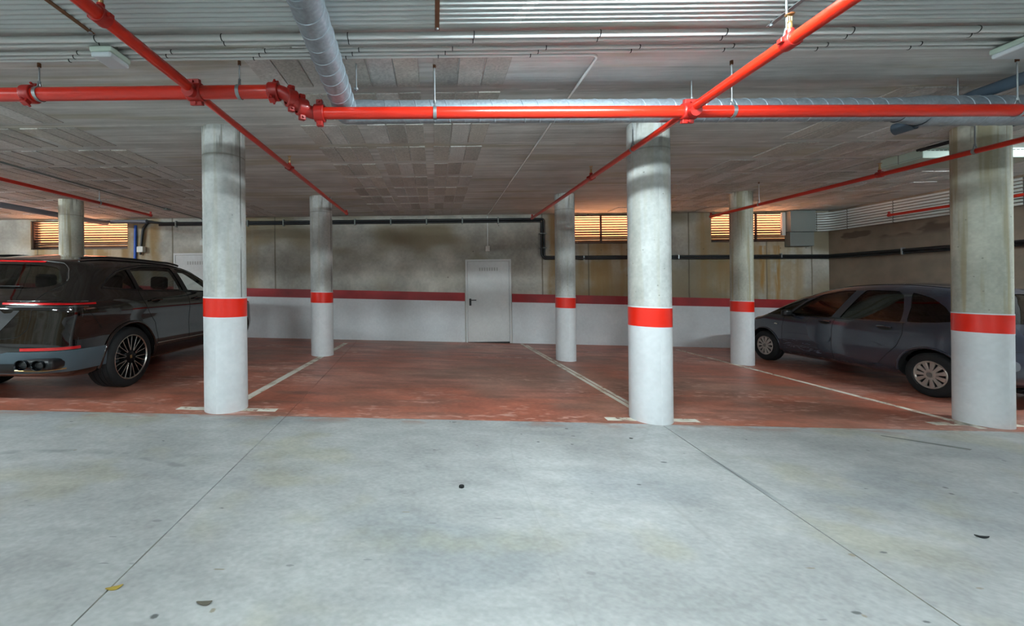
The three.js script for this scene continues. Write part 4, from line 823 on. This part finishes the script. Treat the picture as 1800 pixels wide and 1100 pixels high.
  mesh('exhaust_pipe', alongZ(lathe([[.02, -.3], [.026, -.3], [.026, .02], [.021, .02], [.02, -.3]], 18)).translate(-.45, .24, 2.05), M.trim, car);
  for (const [x, z] of [[.36, -.1], [-.36, -.1], [.44, .8], [0, .8], [-.44, .8]]) { mesh('seat_back', rbox(x - .21, x + .21, .5, 1.12, z + .05, z + .19, .06, 3), M.cabin, car); mesh('headrest', rbox(x - .12, x + .12, 1.14, 1.3, z + .1, z + .19, .04, 3), M.cabin, car); }
  const tyre = tyreGeo(.31, .195, .19), cap = std({ color: 0xb5aca4, metalness: .6, roughness: .35 }), back2 = std({ color: 0x1a1a1c, roughness: .7 });
  const paddle = (() => { const s = new THREE.Shape([[.07, -.013], [.165, -.027], [.172, -.02], [.172, .02], [.165, .027], [.07, .013]].map(([a, b]) => new THREE.Vector2(a, b))); return new THREE.ExtrudeGeometry(s, { depth: .014, bevelEnabled: true, bevelSize: .003, bevelThickness: .003, bevelSegments: 1 }).rotateY(-Math.PI / 2).rotateX(0); })();
  for (const [z, s] of [[1.44, -1], [-1.32, -1], [1.44, 1], [-1.32, 1]]) {
    const w = group('wheel', car); w.position.set(s * .745, .31, z); w.rotation.y = s < 0 ? Math.PI : 0;
    mesh('tyre', tyre, M.rubber, w);
    mesh('rim_disc', lathe([[0, .03], [.15, .03], [.17, .045], [.19, .07], [.197, .075], [.2, -.05], [0, -.05]], 40).rotateZ(-Math.PI / 2), back2, w);
    mesh('cover_ring', toCreasedNormals(lathe([[.168, .078], [.178, .088], [.19, .09], [.199, .082], [.196, .072], [.168, .07]], 56), .6).rotateZ(-Math.PI / 2), cap, w);
    mesh('cover_hub', toCreasedNormals(lathe([[0, .094], [.036, .094], [.04, .086], [.05, .09], [.07, .088], [.08, .078], [.08, .06]], 36), .5).rotateZ(-Math.PI / 2), cap, w);
    for (let k = 0; k < 11; k++) { const p = mesh('cover_blade', paddle, cap, w); p.rotation.x = k / 11 * Math.PI * 2; p.position.x = .084; }
    mesh('hub_badge', new THREE.CylinderGeometry(.034, .034, .004, 24).rotateZ(Math.PI / 2).translate(.096, 0, 0), std({ color: 0x7d7a76, metalness: .6, roughness: .4 }), w);
  }
}
// ---------------------------------------------------------------- litter on the lane
function litter(name, px, pz, pts, h, color, turn, label, cat) {
  const s = new THREE.Shape(smoothPoly(pts, 5).map(([a, b]) => new THREE.Vector2(a, b)));
  const g = new THREE.ExtrudeGeometry(s, { depth: h, bevelEnabled: true, bevelSize: .002, bevelThickness: h * .6, bevelSegments: 2 }).rotateX(-Math.PI / 2);
  const p = g.attributes.position; for (let i = 0; i < p.count; i++) p.setY(i, p.getY(i) + h * .6 + 8 * (p.getX(i) ** 2) * (name === 'dry_leaf' ? 1 : 0));
  g.computeVertexNormals(); const m = mesh(name, g, std({ color, roughness: .8 })); m.position.set(px, floorY(px), pz); m.rotation.set(0, turn, -SLOPE); tag(m, label, cat);
}
litter('pebble', .165, -2.81, [[-.016, 0], [-.004, .012], [.012, .009], [.016, -.003], [0, -.011]], .008, 0x15181a, .2, 'small black pebble in the middle of the lane', 'pebble');
litter('dry_leaf', -1.45, -1.83, [[-.03, 0], [-.005, .014], [.02, .009], [.032, 0], [.01, -.012]], .0015, 0xa08a3a, .4, 'yellow dry leaf beside the left floor joint', 'leaf');
litter('dry_leaf', -1.005, -1.755, [[-.03, 0], [0, .012], [.03, .004], [.02, -.01]], .002, 0x5a564a, .05, 'dark dry leaf at the lower left of the lane', 'leaf');
litter('dry_leaf', 3.13, -2.36, [[-.03, 0], [0, .009], [.032, -.002], [0, -.008]], .003, 0x101416, -.25, 'narrow black leaf on the lane near the right edge', 'leaf');
litter('dry_leaf', 1.8, -3.8, [[-.013, 0], [0, .008], [.014, -.002], [0, -.006]], .002, 0x22221e, -.3, 'tiny dark leaf by the foot of the middle front column', 'leaf');
renderer.render(scene, camera);
